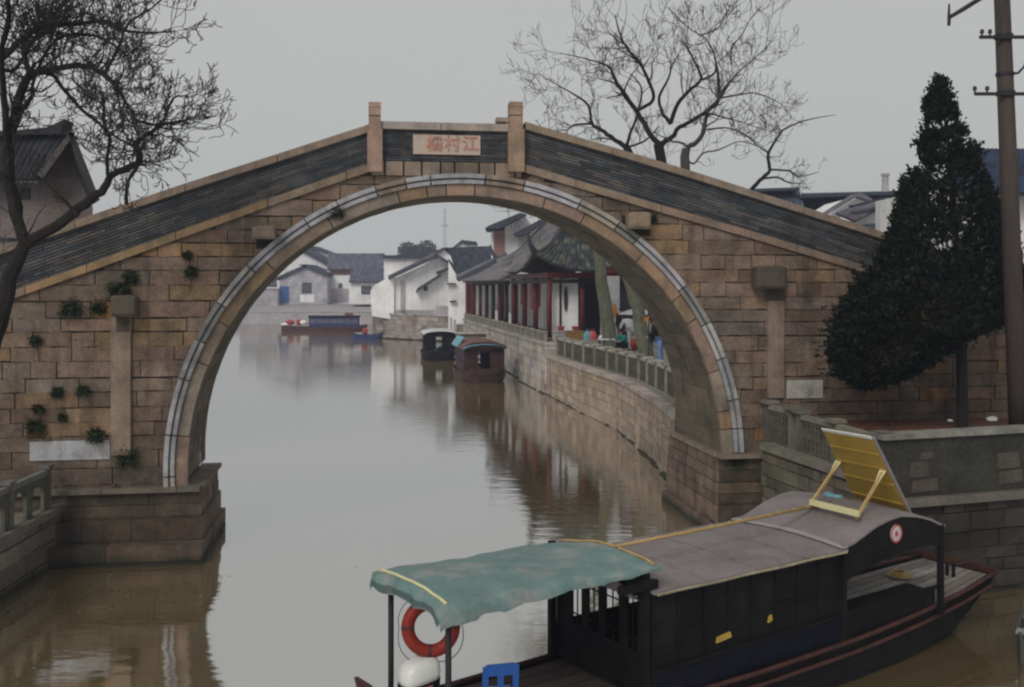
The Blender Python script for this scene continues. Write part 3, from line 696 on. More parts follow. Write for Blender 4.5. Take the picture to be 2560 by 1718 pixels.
# ------------------------------------------------------------------ balustrades
def balustrade(path, zb, hpost, bay, name, label, m='cement', postw=.16, capw=.22, group=None, style='slots', railc=None, postc=(.30, .27, .23)):
    t = thing(name, label, 'balustrade', V((*path[0], zb)), group)
    rail = MB(); 
    pts = []
    for i in range(len(path) - 1):
        a, b = V((*path[i], 0)), V((*path[i + 1], 0)); L = (b - a).length; k = max(1, round(L / bay))
        for j in range(k): pts.append(a.lerp(b, j / k))
    pts.append(V((*path[-1], 0)))
    pm = None
    for i, p in enumerate(pts):
        q = pts[min(i + 1, len(pts) - 1)] - pts[max(i - 1, 0)]; ang = math.atan2(q.y, q.x)
        mb = MB(); c = jit(postc, .12)
        mb.box(p + V((0, 0, zb + hpost * .47)), (postw * .8, postw, hpost * .94), ang, c); mb.box(p + V((0, 0, zb + hpost * .97)), (capw * 1.15, capw, hpost * .07), ang, jit(tuple(x * 1.2 for x in postc), .1))
        mb.build('post', M['stone_trim'], t)
    for i in range(len(pts) - 1):
        a, b = pts[i], pts[i + 1]; d = (b - a).normalized(); a2 = a + d * postw * .4; b2 = b - d * postw * .4
        mb = MB(); c = jit(railc or (.34, .30, .26), .1); mb.bar(a2 + V((0, 0, zb + hpost * .86)), b2 + V((0, 0, zb + hpost * .86)), .13, hpost * .11, col=c); mb.build('rail', M['stone_trim'], t)
        mb = MB(); L = (b2 - a2).length
        if style == 'slots':
            mb.bar(a2 + V((0, 0, zb + .06)), b2 + V((0, 0, zb + .06)), .07, .12); mb.bar(a2 + V((0, 0, zb + hpost * .76)), b2 + V((0, 0, zb + hpost * .76)), .07, .08)
            k = max(3, int(L / .17))
            for j in range(k):
                s = (j + .5) / k; p = a2.lerp(b2, s); z0, z1 = zb + .12, zb + hpost * .74
                mb.bar(p + V((0, 0, z0)), p + V((0, 0, z1)), .06, L / k * .42, up=d)
                mb.box(p + V((0, 0, lerp(z0, z1, .5))), (L / k * .9, .05, .08), math.atan2(d.y, d.x))
                mb.box(p + V((0, 0, lerp(z0, z1, .22))), (L / k * .75, .045, .05), math.atan2(d.y, d.x)); mb.box(p + V((0, 0, lerp(z0, z1, .8))), (L / k * .75, .045, .05), math.atan2(d.y, d.x))
        else:
            # panel with round arched openings
            k = 2; hz0, hz1 = zb + .06, zb + hpost * .8
            bw = L / k
            for j in range(k):
                s0 = a2 + d * bw * j
                xs = [i2 / 10 * math.pi for i2 in range(11)]; r = bw * .33; cxm = bw / 2; zc = hz0 + (hz1 - hz0) * .5
                ro = [(cxm + r * math.cos(q), zc + r * math.sin(q)) for q in xs]
                nrm = V((-d.y, d.x, 0)) * .035
                for q in range(10):
                    (x0, y0), (x1, y1) = ro[q], ro[q + 1]
                    pr = [s0 + d * x0 + V((0, 0, y0)), s0 + d * x1 + V((0, 0, y1)), s0 + d * x1 + V((0, 0, hz1)), s0 + d * x0 + V((0, 0, hz1))]
                    mb.prism([p - nrm for p in pr], nrm * 2)
                for x0, x1 in ((0, cxm - r), (cxm + r, bw)):
                    pr = [s0 + d * x0 + V((0, 0, hz0)), s0 + d * x1 + V((0, 0, hz0)), s0 + d * x1 + V((0, 0, hz1)), s0 + d * x0 + V((0, 0, hz1))]
                    mb.prism([p - nrm for p in pr], nrm * 2)
            mb.bar(a2 + V((0, 0, zb + .04)), b2 + V((0, 0, zb + .04)), .08, .08)
        mb.build('panel', M[m], t)
    return t
balustrade([(5.38, 29.2), (5.3, 34.9), (5.0, 40.0), (4.2, 44.7), (3.05, 50.5), (2.45, 54.2)], 2.08, 1.02, 1.75, 'balustrade', 'curved stone balustrade of slab capped posts along the stall terrace through the arch', m='cement_dark', postw=.18, capw=.36, railc=(.42, .385, .34))
balustrade([(1.85, 56.1), (-4.2, 92)], 2.7, .56, 1.9, 'balustrade', 'low stone balustrade in front of the red pavilion columns', postw=.16, capw=.2)
balustrade([(5.95, 23.75), (6.2, 22.6)], 2.12, 1.0, 1.1, 'balustrade', 'short dark balustrade bay touching the bridge right of arch', m='cement_dark', postw=.17, capw=.36, railc=(.19, .18, .15), postc=(.13, .12, .10))
balustrade([(6.27, 22.2), (6.55, 20.7), (6.86, 18.95)], 2.12, .96, 1.6, 'balustrade', 'dark openwork balustrade slanting toward the yellow board', m='cement_dark', postw=.17, capw=.3, railc=(.19, .18, .15), postc=(.13, .12, .10))
balustrade([(-9.55, 21.0), (-9.42, 17.5), (-9.3, 13)], 1.12, .98, 1.75, 'balustrade', 'grey balustrade with round arched openings at lower left corner', style='arch', m='cement_dark', postw=.16, capw=.22, railc=(.17, .16, .14), postc=(.12, .11, .10))

# ------------------------------------------------------------------ trees
def twigs(mb, p, d, L, r, depth, rnd, spread=.6, droop=0.0, up=.12, nchild=(2, 3), seg=4, curl=.25, minr=.005):
    """grow one branch and its children"""
    pts = [V(p)]; dd = V(d).normalized(); rs = [r]
    for i in range(seg):
        dd = (dd + V((rnd.gauss(0, curl), rnd.gauss(0, curl), rnd.gauss(0, curl) + up - droop))).normalized()
        pts.append(pts[-1] + dd * L / seg); rs.append(max(minr, r * (1 - .55 * (i + 1) / seg)))
    mb.tube(pts, rs, 5 if r > .03 else 3, cap=False)
    if depth <= 0: return
    for k in range(rnd.randint(*nchild)):
        t = rnd.uniform(.3, 1.0) if k else 1.0
        i = min(seg, max(1, int(round(t * seg)))); base = pts[i]; bd = (pts[i] - pts[i - 1]).normalized()
        perp = V((rnd.gauss(0, 1), rnd.gauss(0, 1), rnd.gauss(0, 1))); perp -= bd * perp.dot(bd); perp.normalize()
        nd = (bd + perp * spread * rnd.uniform(.6, 1.5)).normalized()
        twigs(mb, base, nd, L * rnd.uniform(.55, .82), rs[i] * rnd.uniform(.55, .78), depth - 1, rnd, spread, droop, up, nchild, seg, curl, minr)
def limb(mb, pts, rs, rnd, twg, side_n, side_L, side_r, depth, **kw):
    """thick limb given by world points, with procedural side branches collected in twg"""
    # smooth the polyline
    P2 = []; R2 = []
    for i in range(len(pts) - 1):
        for j in range(4):
            t = j / 4; a = pts[max(i - 1, 0)]; b = pts[i]; c = pts[i + 1]; d = pts[min(i + 2, len(pts) - 1)]
            q = .5 * ((2 * b) + (c - a) * t + (2 * a - 5 * b + 4 * c - d) * t * t + (3 * b - a - 3 * c + d) * t ** 3)
            P2.append(q + V((rnd.gauss(0, 1), rnd.gauss(0, 1), rnd.gauss(0, 1))) * rs[i] * .12); R2.append(lerp(rs[i], rs[i + 1], t))
    P2.append(pts[-1]); R2.append(rs[-1])
    mb.tube(P2, R2, 8 if rs[0] > .06 else 6)
    n = len(P2)
    for k in range(side_n):
        i = rnd.randint(int(n * kw.get('start', .25)), n - 1); bd = (P2[i] - P2[max(i - 1, 0)]).normalized() if i else (P2[1] - P2[0]).normalized()
        perp = V((rnd.gauss(0, 1), rnd.gauss(0, 1), rnd.gauss(0, 1))); perp -= bd * perp.dot(bd); perp.normalize()
        nd = (bd * rnd.uniform(.3, 1) + perp * rnd.uniform(.5, 1.1)).normalized()
        twigs(twg, P2[i], nd, side_L * rnd.uniform(.5, 1.2), min(side_r, R2[i] * .6) * rnd.uniform(.6, 1.1), depth, rnd, kw.get('spread', .6), kw.get('droop', 0), kw.get('up', .1), kw.get('nchild', (1, 3)), 4, kw.get('curl', .25), kw.get('minr', .005))

# left tree, its limbs follow the photograph
r1 = random.Random(5)
YT = 17.0
def L3(pts, y0=YT, dy=0.0): return [P(x, y, y0 + dy * i / max(1, len(pts) - 1)) for i, (x, y) in enumerate(pts)]
tl = thing('bare_tree', 'dark bare tree on the left whose limbs cross in front of the bridge', 'tree', P(-60, 1424, YT))
tr = MB(); tw = MB()
limb(tr, L3([(-75, 1427), (-60, 1150), (-28, 900), (15, 730), (62, 610)]), [.24, .2, .16, .13, .11], r1, tw, 2, 1.2, .03, 3, start=.6)
def LL(pts, rs, n, L, r, depth, dy=0, y0=YT, **k): limb(tr, L3(pts, y0, dy), rs, r1, tw, int(n * 1.5), L * .50, r * 1.1, depth, nchild=(1, 3), minr=.007, **k)
LL([(62, 610), (30, 500), (18, 400), (30, 310), (52, 230), (75, 185)], [.10, .09, .085, .08, .075, .065], 10, 1.2, .03, 4, 0)
LL([(75, 185), (140, 172), (210, 165), (262, 185), (295, 225), (320, 265), (340, 300)], [.055, .05, .045, .04, .03, .025, .016], 24, 1.1, .022, 4, -.8, start=.1)
LL([(75, 185), (125, 185), (165, 230), (205, 275), (245, 305), (268, 330), (330, 365)], [.04, .035, .03, .03, .026, .022, .016], 12, .9, .018, 4, .9, start=.3)
LL([(75, 185), (62, 140), (60, 100), (100, 60), (150, 20), (190, -40)], [.05, .045, .04, .035, .03, .02], 20, 1.3, .02, 4, .8, start=.1)
LL([(20, 400), (10, 240), (2, 130), (22, 60), (15, -30)], [.06, .055, .05, .04, .03], 14, 1.3, .022, 4, -1.2)
LL([(0, 150), (60, 95), (110, 65), (190, 60), (260, 55), (330, 80), (440, 78)], [.055, .05, .045, .038, .03, .022, .01], 26, 1.1, .02, 4, -.5, start=.1)
LL([(0, 172), (40, 170), (110, 60), (160, 10)], [.04, .035, .03, .02], 12, 1.2, .02, 4, 1.5)
LL([(62, 610), (140, 565), (215, 508), (262, 470), (278, 440), (340, 410), (350, 385), (338, 362), (372, 335), (405, 312), (440, 306), (470, 298)], [.10, .09, .085, .07, .06, .055, .05, .045, .036, .03, .018, .008], 34, .8, .018, 4, .8, start=.35, up=.06)
LL([(350, 410), (320, 455), (316, 510)], [.02, .03, .035], 4, .6, .014, 3, .3)
LL([(272, 455), (268, 400), (275, 350), (262, 320), (258, 250), (250, 230)], [.035, .032, .03, .028, .02, .012], 12, .8, .015, 4, -.7)
LL([(60, 612), (45, 520), (28, 440), (30, 330)], [.09, .07, .06, .055], 4, .9, .02, 3, .4)
LL([(195, 540), (160, 500), (100, 445), (75, 425)], [.035, .028, .02, .012], 4, .6, .012, 3, .2)
LL([(340, 300), (400, 310), (430, 250), (455, 240), (480, 244)], [.024, .022, .018, .012, .006], 12, .6, .012, 3, 0, start=.1)
LL([(262, 185), (300, 110), (320, 60), (380, 20), (420, -20)], [.03, .026, .02, .014, .01], 12, 1.0, .014, 4, .6, start=.1)
LL([(30, 310), (80, 240), (85, 200), (140, 100), (240, 90), (320, 140)], [.04, .035, .03, .03, .024, .012], 22, .9, .018, 4, 1.6, start=.3)
tr.build('trunk', M['bark'], tl); tw.build('twigs', M['twig'], tl)

# right tree behind the bridge
r2 = random.Random(21)
YA = 34.0
def zt(pts): return [(1280 + x * .368, y * .368) for x, y in pts]
ta = thing('bare_tree', 'large bare spreading tree rising above the right slope of the parapet', 'tree', P(1770, 1000, 34))
tr = MB(); tw = MB()
def LA(pts, rs, n, L, r, depth, dy=0, **k): limb(tr, L3(zt(pts), YA, dy), [q * .82 for q in rs], r2, tw, int(n * .7), L * .46, r, depth, curl=.19, minr=.007, **k)
tr.tube([P(1770, 1000, YA), P(1752, 850, YA), P(1712, 650, YA), P(1668, 480, YA), P(1653, 400, YA), P(1646, 360, YA)], [.26, .24, .22, .19, .17, .17], 9)
LA([(995, 975), (940, 915), (850, 760), (780, 670), (700, 540), (660, 455), (540, 410), (320, 360)], [.12, .11, .10, .09, .07, .055, .03, .012], 22, 2.2, .035, 4, 1.5, start=.3)
LA([(850, 750), (960, 680), (930, 560), (870, 430), (800, 350), (740, 250), (700, 100)], [.07, .07, .07, .06, .055, .04, .018], 20, 2.2, .03, 4, -1.5, start=.3)
LA([(1010, 980), (1090, 930), (1130, 870), (1210, 830), (1330, 750), (1400, 680), (1400, 500), (1380, 400)], [.12, .10, .09, .08, .075, .07, .06, .02], 14, 2.0, .03, 4, 1.0, start=.3)
LA([(1075, 840), (1020, 760), (1000, 660), (1060, 540), (1090, 440), (1150, 340)], [.08, .07, .06, .045, .03, .012], 12, 1.8, .025, 4, 1.5)
LA([(1075, 840), (1130, 700), (1200, 620), (1280, 545), (1270, 480), (1220, 380), (1150, 270)], [.09, .08, .07, .06, .05, .035, .016], 14, 2.0, .028, 4, -1)
LA([(1280, 545), (1380, 490), (1370, 360), (1310, 260), (1200, 190), (1070, 60)], [.05, .045, .035, .028, .02, .012], 14, 1.8, .02, 4, .5)
LA([(1400, 680), (1510, 520), (1620, 420), (1720, 330), (1800, 240)], [.05, .035, .025, .018, .01], 14, 1.8, .02, 4, .8)
LA([(1400, 670), (1560, 640), (1660, 635), (1800, 690), (1880, 760)], [.04, .03, .024, .018, .01], 14, 1.6, .02, 4, .8)
LA([(1290, 900), (1330, 780), (1440, 800), (1560, 830), (1700, 880)], [.05, .045, .03, .02, .01], 12, 1.6, .02, 4, -.8)
LA([(1490, 440), (1490, 330), (1560, 240), (1620, 130), (1700, 40)], [.03, .028, .022, .016, .01], 12, 1.8, .02, 4, -.8)
LA([(1280, 240), (1400, 190), (1460, 80), (1540, -10)], [.03, .025, .018, .01], 10, 1.6, .018, 4, -.8)
tr.build('trunk', M['bark'], ta); tw.build('twigs', M['twig'], ta)
tb = thing('bare_tree', 'pale forked bare tree just right of the large one above the parapet', 'tree', P(1810, 1000, 33))
tr = MB(); tw = MB(); YA = 33.0
tr.tube([P(1810, 1000, YA), P(1790, 800, YA), P(1740, 600, YA), P(1714, 440, YA), P(1712, 390, YA), P(1716, 372, YA)], [.24, .22, .2, .16, .15, .13], 9)
LA([(1190, 1000), (1250, 970), (1300, 900), (1330, 760), (1390, 690), (1440, 600), (1510, 520)], [.11, .10, .085, .07, .06, .04, .02], 14, 1.8, .028, 4, -1)
LA([(1190, 1000), (1150, 970), (1080, 960), (1030, 930)], [.06, .05, .04, .03], 4, 1.4, .02, 4, 1)
LA([(1200, 1100), (1240, 1110), (1300, 1040), (1400, 1020), (1550, 960), (1680, 1000)], [.04, .04, .04, .03, .02, .01], 8, 1.3, .015, 3, -.8)
LA([(1330, 880), (1450, 870), (1580, 910), (1740, 1030)], [.04, .03, .02, .012], 10, 1.3, .016, 4, -.8)
tr.build('trunk', mat('grey_bark', (.06, .055, .048), var=.3, ns=4, bump=.3), tb); tw.build('twigs', M['twig'], tb)
tc_ = thing('bare_tree', 'bare tree with flat topped branches at lower left behind the parapet slope', 'tree', P(1800, 1000, 35))
tr = MB(); tw = MB(); YA = 35.0
tr.tube([P(1800, 1000, YA), P(1775, 850, YA), P(1700, 640, YA), P(1620, 480, YA), P(1566, 368, YA)], [.22, .21, .19, .15, .13], 8)
LA([(780, 1000), (700, 950), (600, 880), (545, 840), (520, 720), (450, 660), (330, 590), (190, 510)], [.11, .09, .08, .07, .055, .04, .025, .008], 20, 1.8, .028, 4, 1)
LA([(545, 840), (420, 850), (380, 880), (280, 890)], [.05, .04, .028, .01], 12, 1.4, .02, 4, -.6)
LA([(780, 990), (800, 920), (850, 780), (880, 600), (800, 500)], [.07, .06, .05, .035, .02], 12, 1.6, .022, 4, -1)
LA([(780, 1000), (900, 960), (1000, 860)], [.05, .04, .02], 6, 1.4, .02, 4, -1)
LA([(740, 960), (620, 940), (540, 950)], [.04, .03, .015], 6, 1.2, .016, 3, -1)
tr.build('trunk', M['bark'], tc_); tw.build('twigs', M['twig'], tc_)
td = thing('bare_tree', 'small bare tree with angular forks beside the far tiled roofs', 'tree', P(1850, 960, 38))
tr = MB(); tw = MB(); YA = 38.0
tr.tube([P(1790, 960, YA), P(1840, 600, YA), P(1868, 500, YA), P(1880, 473, YA)], [.2, .17, .12, .10], 8)
LA([(1630, 1280), (1700, 1210), (1750, 1155), (1740, 1050), (1800, 940), (1850, 880), (1990, 820), (2200, 780)], [.10, .09, .08, .07, .055, .045, .03, .01], 10, 1.4, .02, 3, 1, start=.4)
LA([(1750, 1155), (1880, 1160), (1950, 1200), (2080, 1170)], [.05, .04, .028, .012], 8, 1.2, .016, 3, 0)
LA([(1700, 1215), (1800, 1205), (1880, 1240), (1990, 1250)], [.05, .045, .035, .012], 8, 1.1, .016, 3, -.8)
LA([(1740, 1040), (1680, 1000), (1600, 930), (1500, 890)], [.035, .03, .022, .01], 6, 1.1, .015, 3, -.8)
tr.build('trunk', M['bark'], td); tw.build('twigs', M['twig'], td)
# two leaning trees on the stall terrace, their trunks seen through the arch
for (pts, Y, rr, lab, sd) in (([(1527, 862), (1512, 760), (1500, 650), (1488, 560), (1470, 500)], 47.0, .30, 'mossy leaning tree trunk left of the vendors, seen through the arch', 3),
                              ([(1622, 905), (1598, 800), (1572, 700), (1540, 600), (1500, 520)], 41.0, .27, 'second leaning grey trunk standing between the white and black clad people', 4)):
    rq = random.Random(sd); t = thing('leaning_tree', lab, 'tree', P(pts[0][0], pts[0][1], Y)); tr = MB(); tw = MB()
    q = [P(x, y, Y) for x, y in pts]; q[0].z = 2.0
    limb(tr, q, [rr * 1.15, rr, rr * .85, rr * .7, rr * .55], rq, tw, 0, 1, .02, 1)
    top = q[-1]
    for k in range(7):
        a = rq.uniform(2.2, 4.4) if k < 5 else rq.uniform(0, 6.28); tgt = top + V((math.cos(a) * rq.uniform(1.5, 3.2), math.sin(a) * 1.6, rq.uniform(.2, 1.3)))
        limb(tr, [top, top.lerp(tgt, .5) + V((0, 0, .4)), tgt], [rr * .4, rr * .22, .03], rq, tw, 9, 1.2, .02, 3, droop=.05, minr=.008)
    tr.build('trunk', M['barkgrey'], t); tw.build('twigs', M['twig'], t)

# conifer in front of the right flank
cf = thing('conifer_tree', 'tall dark pointed conifer standing in front of the right bridge flank', 'tree', P(2400, 1075, 22.6))
YC = 22.6
left = [(174, 2349), (222, 2327), (248, 2312), (307, 2310), (355, 2297), (396, 2281), (433, 2280), (440, 2266), (470, 2248), (525, 2232), (574, 2216), (655, 2181), (700, 2130), (767, 2082), (820, 2076), (877, 2068), (931, 2090), (960, 2160)]
right = [(174, 2353), (230, 2375), (270, 2392), (304, 2400), (330, 2420), (360, 2445), (415, 2465), (470, 2480), (505, 2500), (560, 2525), (640, 2560), (740, 2590), (790, 2560), (830, 2450), (900, 2330), (960, 2200)]
fl = lambda y: interp(y, [a for a, b in left], [b for a, b in left]); fr = lambda y: interp(y, [a for a, b in right], [b for a, b in right])
rc = random.Random(9); m = MB()
DG = [(.006, .010, .006), (.010, .016, .009), (.004, .007, .004), (.018, .022, .011)]
# sprays: plume shaped clumps rising upward/outward, with gaps
nclump = 0
holes = [(rc.uniform(2290, 2480), rc.uniform(300, 640), rc.uniform(6, 17)) for _ in range(46)]
while nclump < 3700:
    py = 178 + (960 - 178) * rc.random()
    a, b = fl(py), fr(py)
    if b - a < 3 or rc.random() > (b - a) / 420: continue
    t = rc.random(); t = t if rc.random() < .55 else (t ** .35 if t > .5 else 1 - (1 - t) ** .35)
    px = lerp(a, b, t)
    px = lerp((a + b) / 2, px, .82 if py < 450 else .9); py += 8
    if px > 2620: continue
    depth = math.sin(math.pi * min(max(t, .02), .98)) * (b - a) / FPX * YC * .42
    if any((px - hx) ** 2 + (py - hy) ** 2 < hr * hr for hx, hy, hr in holes): continue
    ph = rc.choice((-1, 1)) * rc.random() ** .5
    c = P(px, py, YC) + V((0, ph * depth, 0)); 
    ax = P((a + b) / 2, py, YC); out = V((c.x - ax.x, c.y - YC, 0))
    if out.length > 1e-3: out.normalize()
    grow = (out * .55 + V((0, 0, 1.0)) + V((rc.gauss(0, .2), rc.gauss(0, .2), 0))).normalized()
    if py > 740 and px < 2300: grow = (out * 1.0 + V((0, 0, .15 + rc.gauss(0, .3)))).normalized()
    Lp = rc.uniform(.15, .36) * (0.5 if py < 330 else .9) * (1.5 if (py > 760 and rc.random() < .3) else 1); cr = rc.uniform(.05, .10); base = rc.choice(DG)
    if abs(t - .5) > .4 and rc.random() < .22: Lp *= 2.0; cr *= .8
    for k in range(26):
        s = rc.random(); rr = cr * (1 - s * .75) * 1.2
        p = c + grow * Lp * (s - .3) + V((rc.gauss(0, rr), rc.gauss(0, rr), rc.gauss(0, rr * .7)))
        d = (grow + V((rc.gauss(0, .5), rc.gauss(0, .5), rc.gauss(0, .4)))).normalized(); q = d.orthogonal().normalized(); q.rotate(Matrix.Rotation(rc.uniform(0, 6.28), 3, d))
        ls = rc.uniform(.05, .11); k1 = 1 + rc.uniform(-.35, .45)
        m.add([p - d * ls * .5, p + q * ls * .3, p + d * ls * .6, p - q * ls * .3], [(0, 1, 2, 3)], tuple(x * k1 for x in base))
    nclump += 1
m.build('crown', M['conifer'], cf)
m = MB(); m.tube([P(2406, 1090, YC), P(2404, 900, YC), P(2396, 700, YC), P(2380, 450, YC), P(2352, 190, YC)], [.14, .12, .10, .06, .015], 8)
for k in range(60):
    py = rc.uniform(260, 900); x0 = interp(py, [190, 450, 700, 900], [2352, 2380, 2396, 2404]); a, b = fl(py - 40), fr(py - 40); tx = lerp(a, b, rc.random())
    m.tube([P(x0, py, YC), P((x0 + tx) / 2, py - 30, YC + rc.uniform(-.6, .6)), P(tx, py - 50, YC + rc.uniform(-.7, .7))], [.03, .02, .008], 4)
m.build('trunk', M['bark'], cf)
# fallen leaf litter in the planting bed
m = MB()
for _ in range(2600):
    s = rc.uniform(.4, LW + 2); dd = rc.uniform(.5, 5.2); p = V((*RC, 0)) + da * s - na * dd; p.z = 2.61 + rc.random() * .02; a = rc.uniform(0, 6.28); q = rc.uniform(.02, .05)
    if p.x < 7.2 or (p.y - (OY + (p.x - OX) * sT / cT)) > -.1: continue
    m.quad(p + V((math.cos(a), math.sin(a), 0)) * q, p + V((-math.sin(a), math.cos(a), .2)) * q * .6, p - V((math.cos(a), math.sin(a), -.1)) * q, p - V((-math.sin(a), math.cos(a), 0)) * q * .6, col=jit(rc.choice([(.20, .07, .03), (.14, .06, .035), (.26, .12, .05)]), .3))
o = m.build('fallen_leaves', M['fern']); tag(o, 'red brown fallen leaves covering the planting bed', 'leaf litter', kind='stuff')
for (px, py, rr) in ((2375, 1052, .05), (2480, 1048, .1)):
    m = MB(); m.ball(P(px, py, 22.0), rr, 7, 5, (1.3, .8, .6), jit=.25); tag(m.build('paper_scrap', M['litter']), 'small white scrap lying on the red earth ' + ('right' if px > 2400 else 'left') + ' of the conifer trunk', 'litter')

# ------------------------------------------------------------------ utility pole
up = thing('utility_pole', 'tall tapered utility pole with crossarms at the right edge', 'utility pole', V((10.2, 20.5, 2.5)))
pb0, pb1 = P(2549, 1120, 20.5), P(2500, -130, 20.5)
def onpole(py): t = (py - 1120) / (-130 - 1120); return pb0.lerp(pb1, t)
m = MB(); m.tube([pb0, pb0.lerp(pb1, .5), pb1], [.19, .17, .145], 14); m.build('shaft', M['pole'], up, True)
for py, xl, xr, ins in ((93, 2449, 2620, (2455, 2475, 2580)), (235, 2437, 2620, (2437, 2468, 2590))):
    m = MB(); m.bar(P(xl, py, 20.32), P(xr, py, 20.32), .06, .06); 
    c0 = onpole(py); m.tube([c0 + V((0, 0, -.03)), c0 + V((0, 0, .05))], [.185, .185], 12)
    arm = m.build('crossarm', M['iron'], up)
    for x in ins:
        m = MB(); b = P(x, py, 20.32); m.tube([b, b + V((0, 0, .07)), b + V((0, 0, .08)), b + V((0, 0, .15))], [.02, .02, .045, .035], 8); m.build('insulator', M['iron'], arm)
m = MB(); c0 = onpole(186); m.tube([c0 + V((.1, -.1, 0)), P(2545, 183, 20.3), P(2562, 165, 20.3), P(2575, 110, 20.3)], [.025] * 4, 6); m.tube([c0 + V((0, 0, -.03)), c0 + V((0, 0, .03))], [.18, .18], 12); m.build('bracket', M['iron'], up)
m = MB(); m.tube([P(2372, 64, 20.3), P(2373, 44, 20.3), P(2410, 22, 20.3), P(2495, -32, 20.4)], [.035, .04, .045, .05], 8); m.tube([P(2373, 10, 20.3), P(2372, 46, 20.3)], [.018, .03], 6); m.build('lamp_arm', M['iron'], up)

# ------------------------------------------------------------------ roofs
TC = [(.055, .06, .075), (.07, .072, .085), (.045, .05, .06), (.09, .09, .095)]
def tile_roof(A, Bp, C, D, n, m=6, sag=0.0, liftL=0.0, liftR=0.0, r=None, th=.12, cols=None, mb=None):
    """A,Bp eave corners, C,D ridge corners (C above Bp). Returns the MB"""
    A, Bp, C, D = V(A), V(Bp), V(C), V(D); mb = mb or MB(); cols = cols or TC
    wE = (Bp - A).length; r = r or wE / n * .22
    prof = [(0, 0), (.18, 0), (.30, .75), (.5, 1), (.70, .75), (.82, 0)]
    def pt(s, t):
        p = A.lerp(Bp, s).lerp(D.lerp(C, s), t)
        l = 0
        if liftL: l += liftL * max(0, 1 - s * 2.2) ** 2.2 * (1 - t) ** 1.5
        if liftR: l += liftR * max(0, 1 - (1 - s) * 2.2) ** 2.2 * (1 - t) ** 1.5
        return p + V((0, 0, l - sag * 4 * t * (1 - t)))
    nn = (Bp - A).cross(D - A).normalized()
    if nn.z < 0: nn = -nn
    ss = [((i + a) / n, h) for i in range(n) for a, h in prof] + [(1.0, 0)]
    vs = []; fs = []
    for j in range(m + 1):
        t = j / m
        for s, h in ss: vs.append(pt(s, t) + nn * (h * r + .01))
    K = len(ss)
    for j in range(m):
        cc_ = [jit(R.choice(cols), .25) for _ in range(n + 1)]
        for i in range(K - 1):
            mb.add([vs[j * K + i], vs[j * K + i + 1], vs[(j + 1) * K + i + 1], vs[(j + 1) * K + i]], [(0, 1, 2, 3)], cc_[i // 6])
    # underside + eave edge
    for i in range(8):
        s0, s1 = i / 8, (i + 1) / 8
        mb.quad(pt(s0, 0) - nn * th, pt(s1, 0) - nn * th, pt(s1, 0), pt(s0, 0), col=(.05, .045, .045))
        for j in range(4):
            t0, t1 = j / 4, (j + 1) / 4
            mb.quad(pt(s0, t0) - nn * th, pt(s0, t1) - nn * th, pt(s1, t1) - nn * th, pt(s1, t0) - nn * th, col=(.06, .05, .045))
    for s in (0, 1):
        for j in range(4):
            t0, t1 = j / 4, (j + 1) / 4; mb.quad(pt(s, t0) - nn * th, pt(s, t1) - nn * th, pt(s, t1), pt(s, t0), col=(.07, .07, .08))
    return mb
def prismwall(pts, Y, depth, name, m, parent, zb=None):
    q = [P(x, y, Y) for x, y in pts]
    mb = MB(); mb.prism(q, V((0, depth, 0))); return mb.build(name, m, parent)
def rectpart(x0, y0, x1, y1, Y, th, name, m, parent, off=.03):
    mb = MB(); mb.prism([P(x0, y1, Y - off), P(x1, y1, Y - off), P(x1, y0, Y - off), P(x0, y0, Y - off)], V((0, th, 0))); return mb.build(name, m, parent)
def window(x0, y0, x1, y1, Y, parent, frame='dark', pane='winglass', bars=1):
    mb = MB(); a, b, c, d = P(x0, y1, Y), P(x1, y1, Y), P(x1, y0, Y), P(x0, y0, Y); w_ = (b - a).length; f = max(.05, w_ * .07)
    for p, q in ((a, b), (b, c), (c, d), (d, a)): mb.bar(p + V((0, -.06, 0)), q + V((0, -.06, 0)), .12, f, up=(0, 1, 0)) if False else mb.bar(p + V((0, -.05, 0)), q + V((0, -.05, 0)), .1 if abs((q - p).z) < .01 else f, f if abs((q - p).z) < .01 else .1, up=(0, 0, 1) if abs((q - p).z) < .01 else (1, 0, 0))
    for k in range(bars):
        s = (k + 1) / (bars + 1); mb.bar(a.lerp(b, s) + V((0, -.04, 0)), d.lerp(c, s) + V((0, -.04, 0)), .05, f * .6, up=(0, 1, 0))
    fr_ = mb.build('window', M[frame], parent); mb = MB(); mb.prism([p + V((0, -.02, 0)) for p in (a, b, c, d)], V((0, .04, 0))); mb.build('pane', M[pane], fr_); return fr_

# --- far shore houses
HZ = 'houses on the far shore'
h = thing('gabled_house', 'large pale gabled house farthest left under the arch', 'house', G(745, 760, 2.5), HZ); Y = 186
prismwall([(640, 762), (821, 762), (821, 664), (744, 622), (640, 668)], Y, 12, 'wall', M['plaster'], h); m = MB()
m.prism([P(738, 612, Y - .6), P(826, 658, Y - .6), P(826, 667, Y - .6), P(738, 621, Y - .6)], (0, 13, 0)); m.prism([P(748, 612, Y - .6), P(640, 660, Y - .6), P(640, 669, Y - .6), P(748, 621, Y - .6)], (0, 13, 0)); m.build('roof', M['ridge'], h)
window(740, 632, 748, 642, Y, h)
h = thing('gabled_house', 'second pale gable roof rising behind the large far left house', 'house', G(790, 755, 2.5), HZ); Y = 205
prismwall([(700, 755), (830, 755), (830, 640), (777, 622), (700, 655)], Y, 12, 'wall', M['plaster'], h); m = MB(); m.prism([P(770, 612, Y - .5), P(832, 636, Y - .5), P(832, 641, Y - .5), P(770, 618, Y - .5)], (0, 13, 0)); m.build('roof', M['ridge'], h)
h = thing('stone_house', 'small grey stone gabled house with blue door and one window on far shore', 'house', G(758, 760, 2.0), HZ); Y = 178
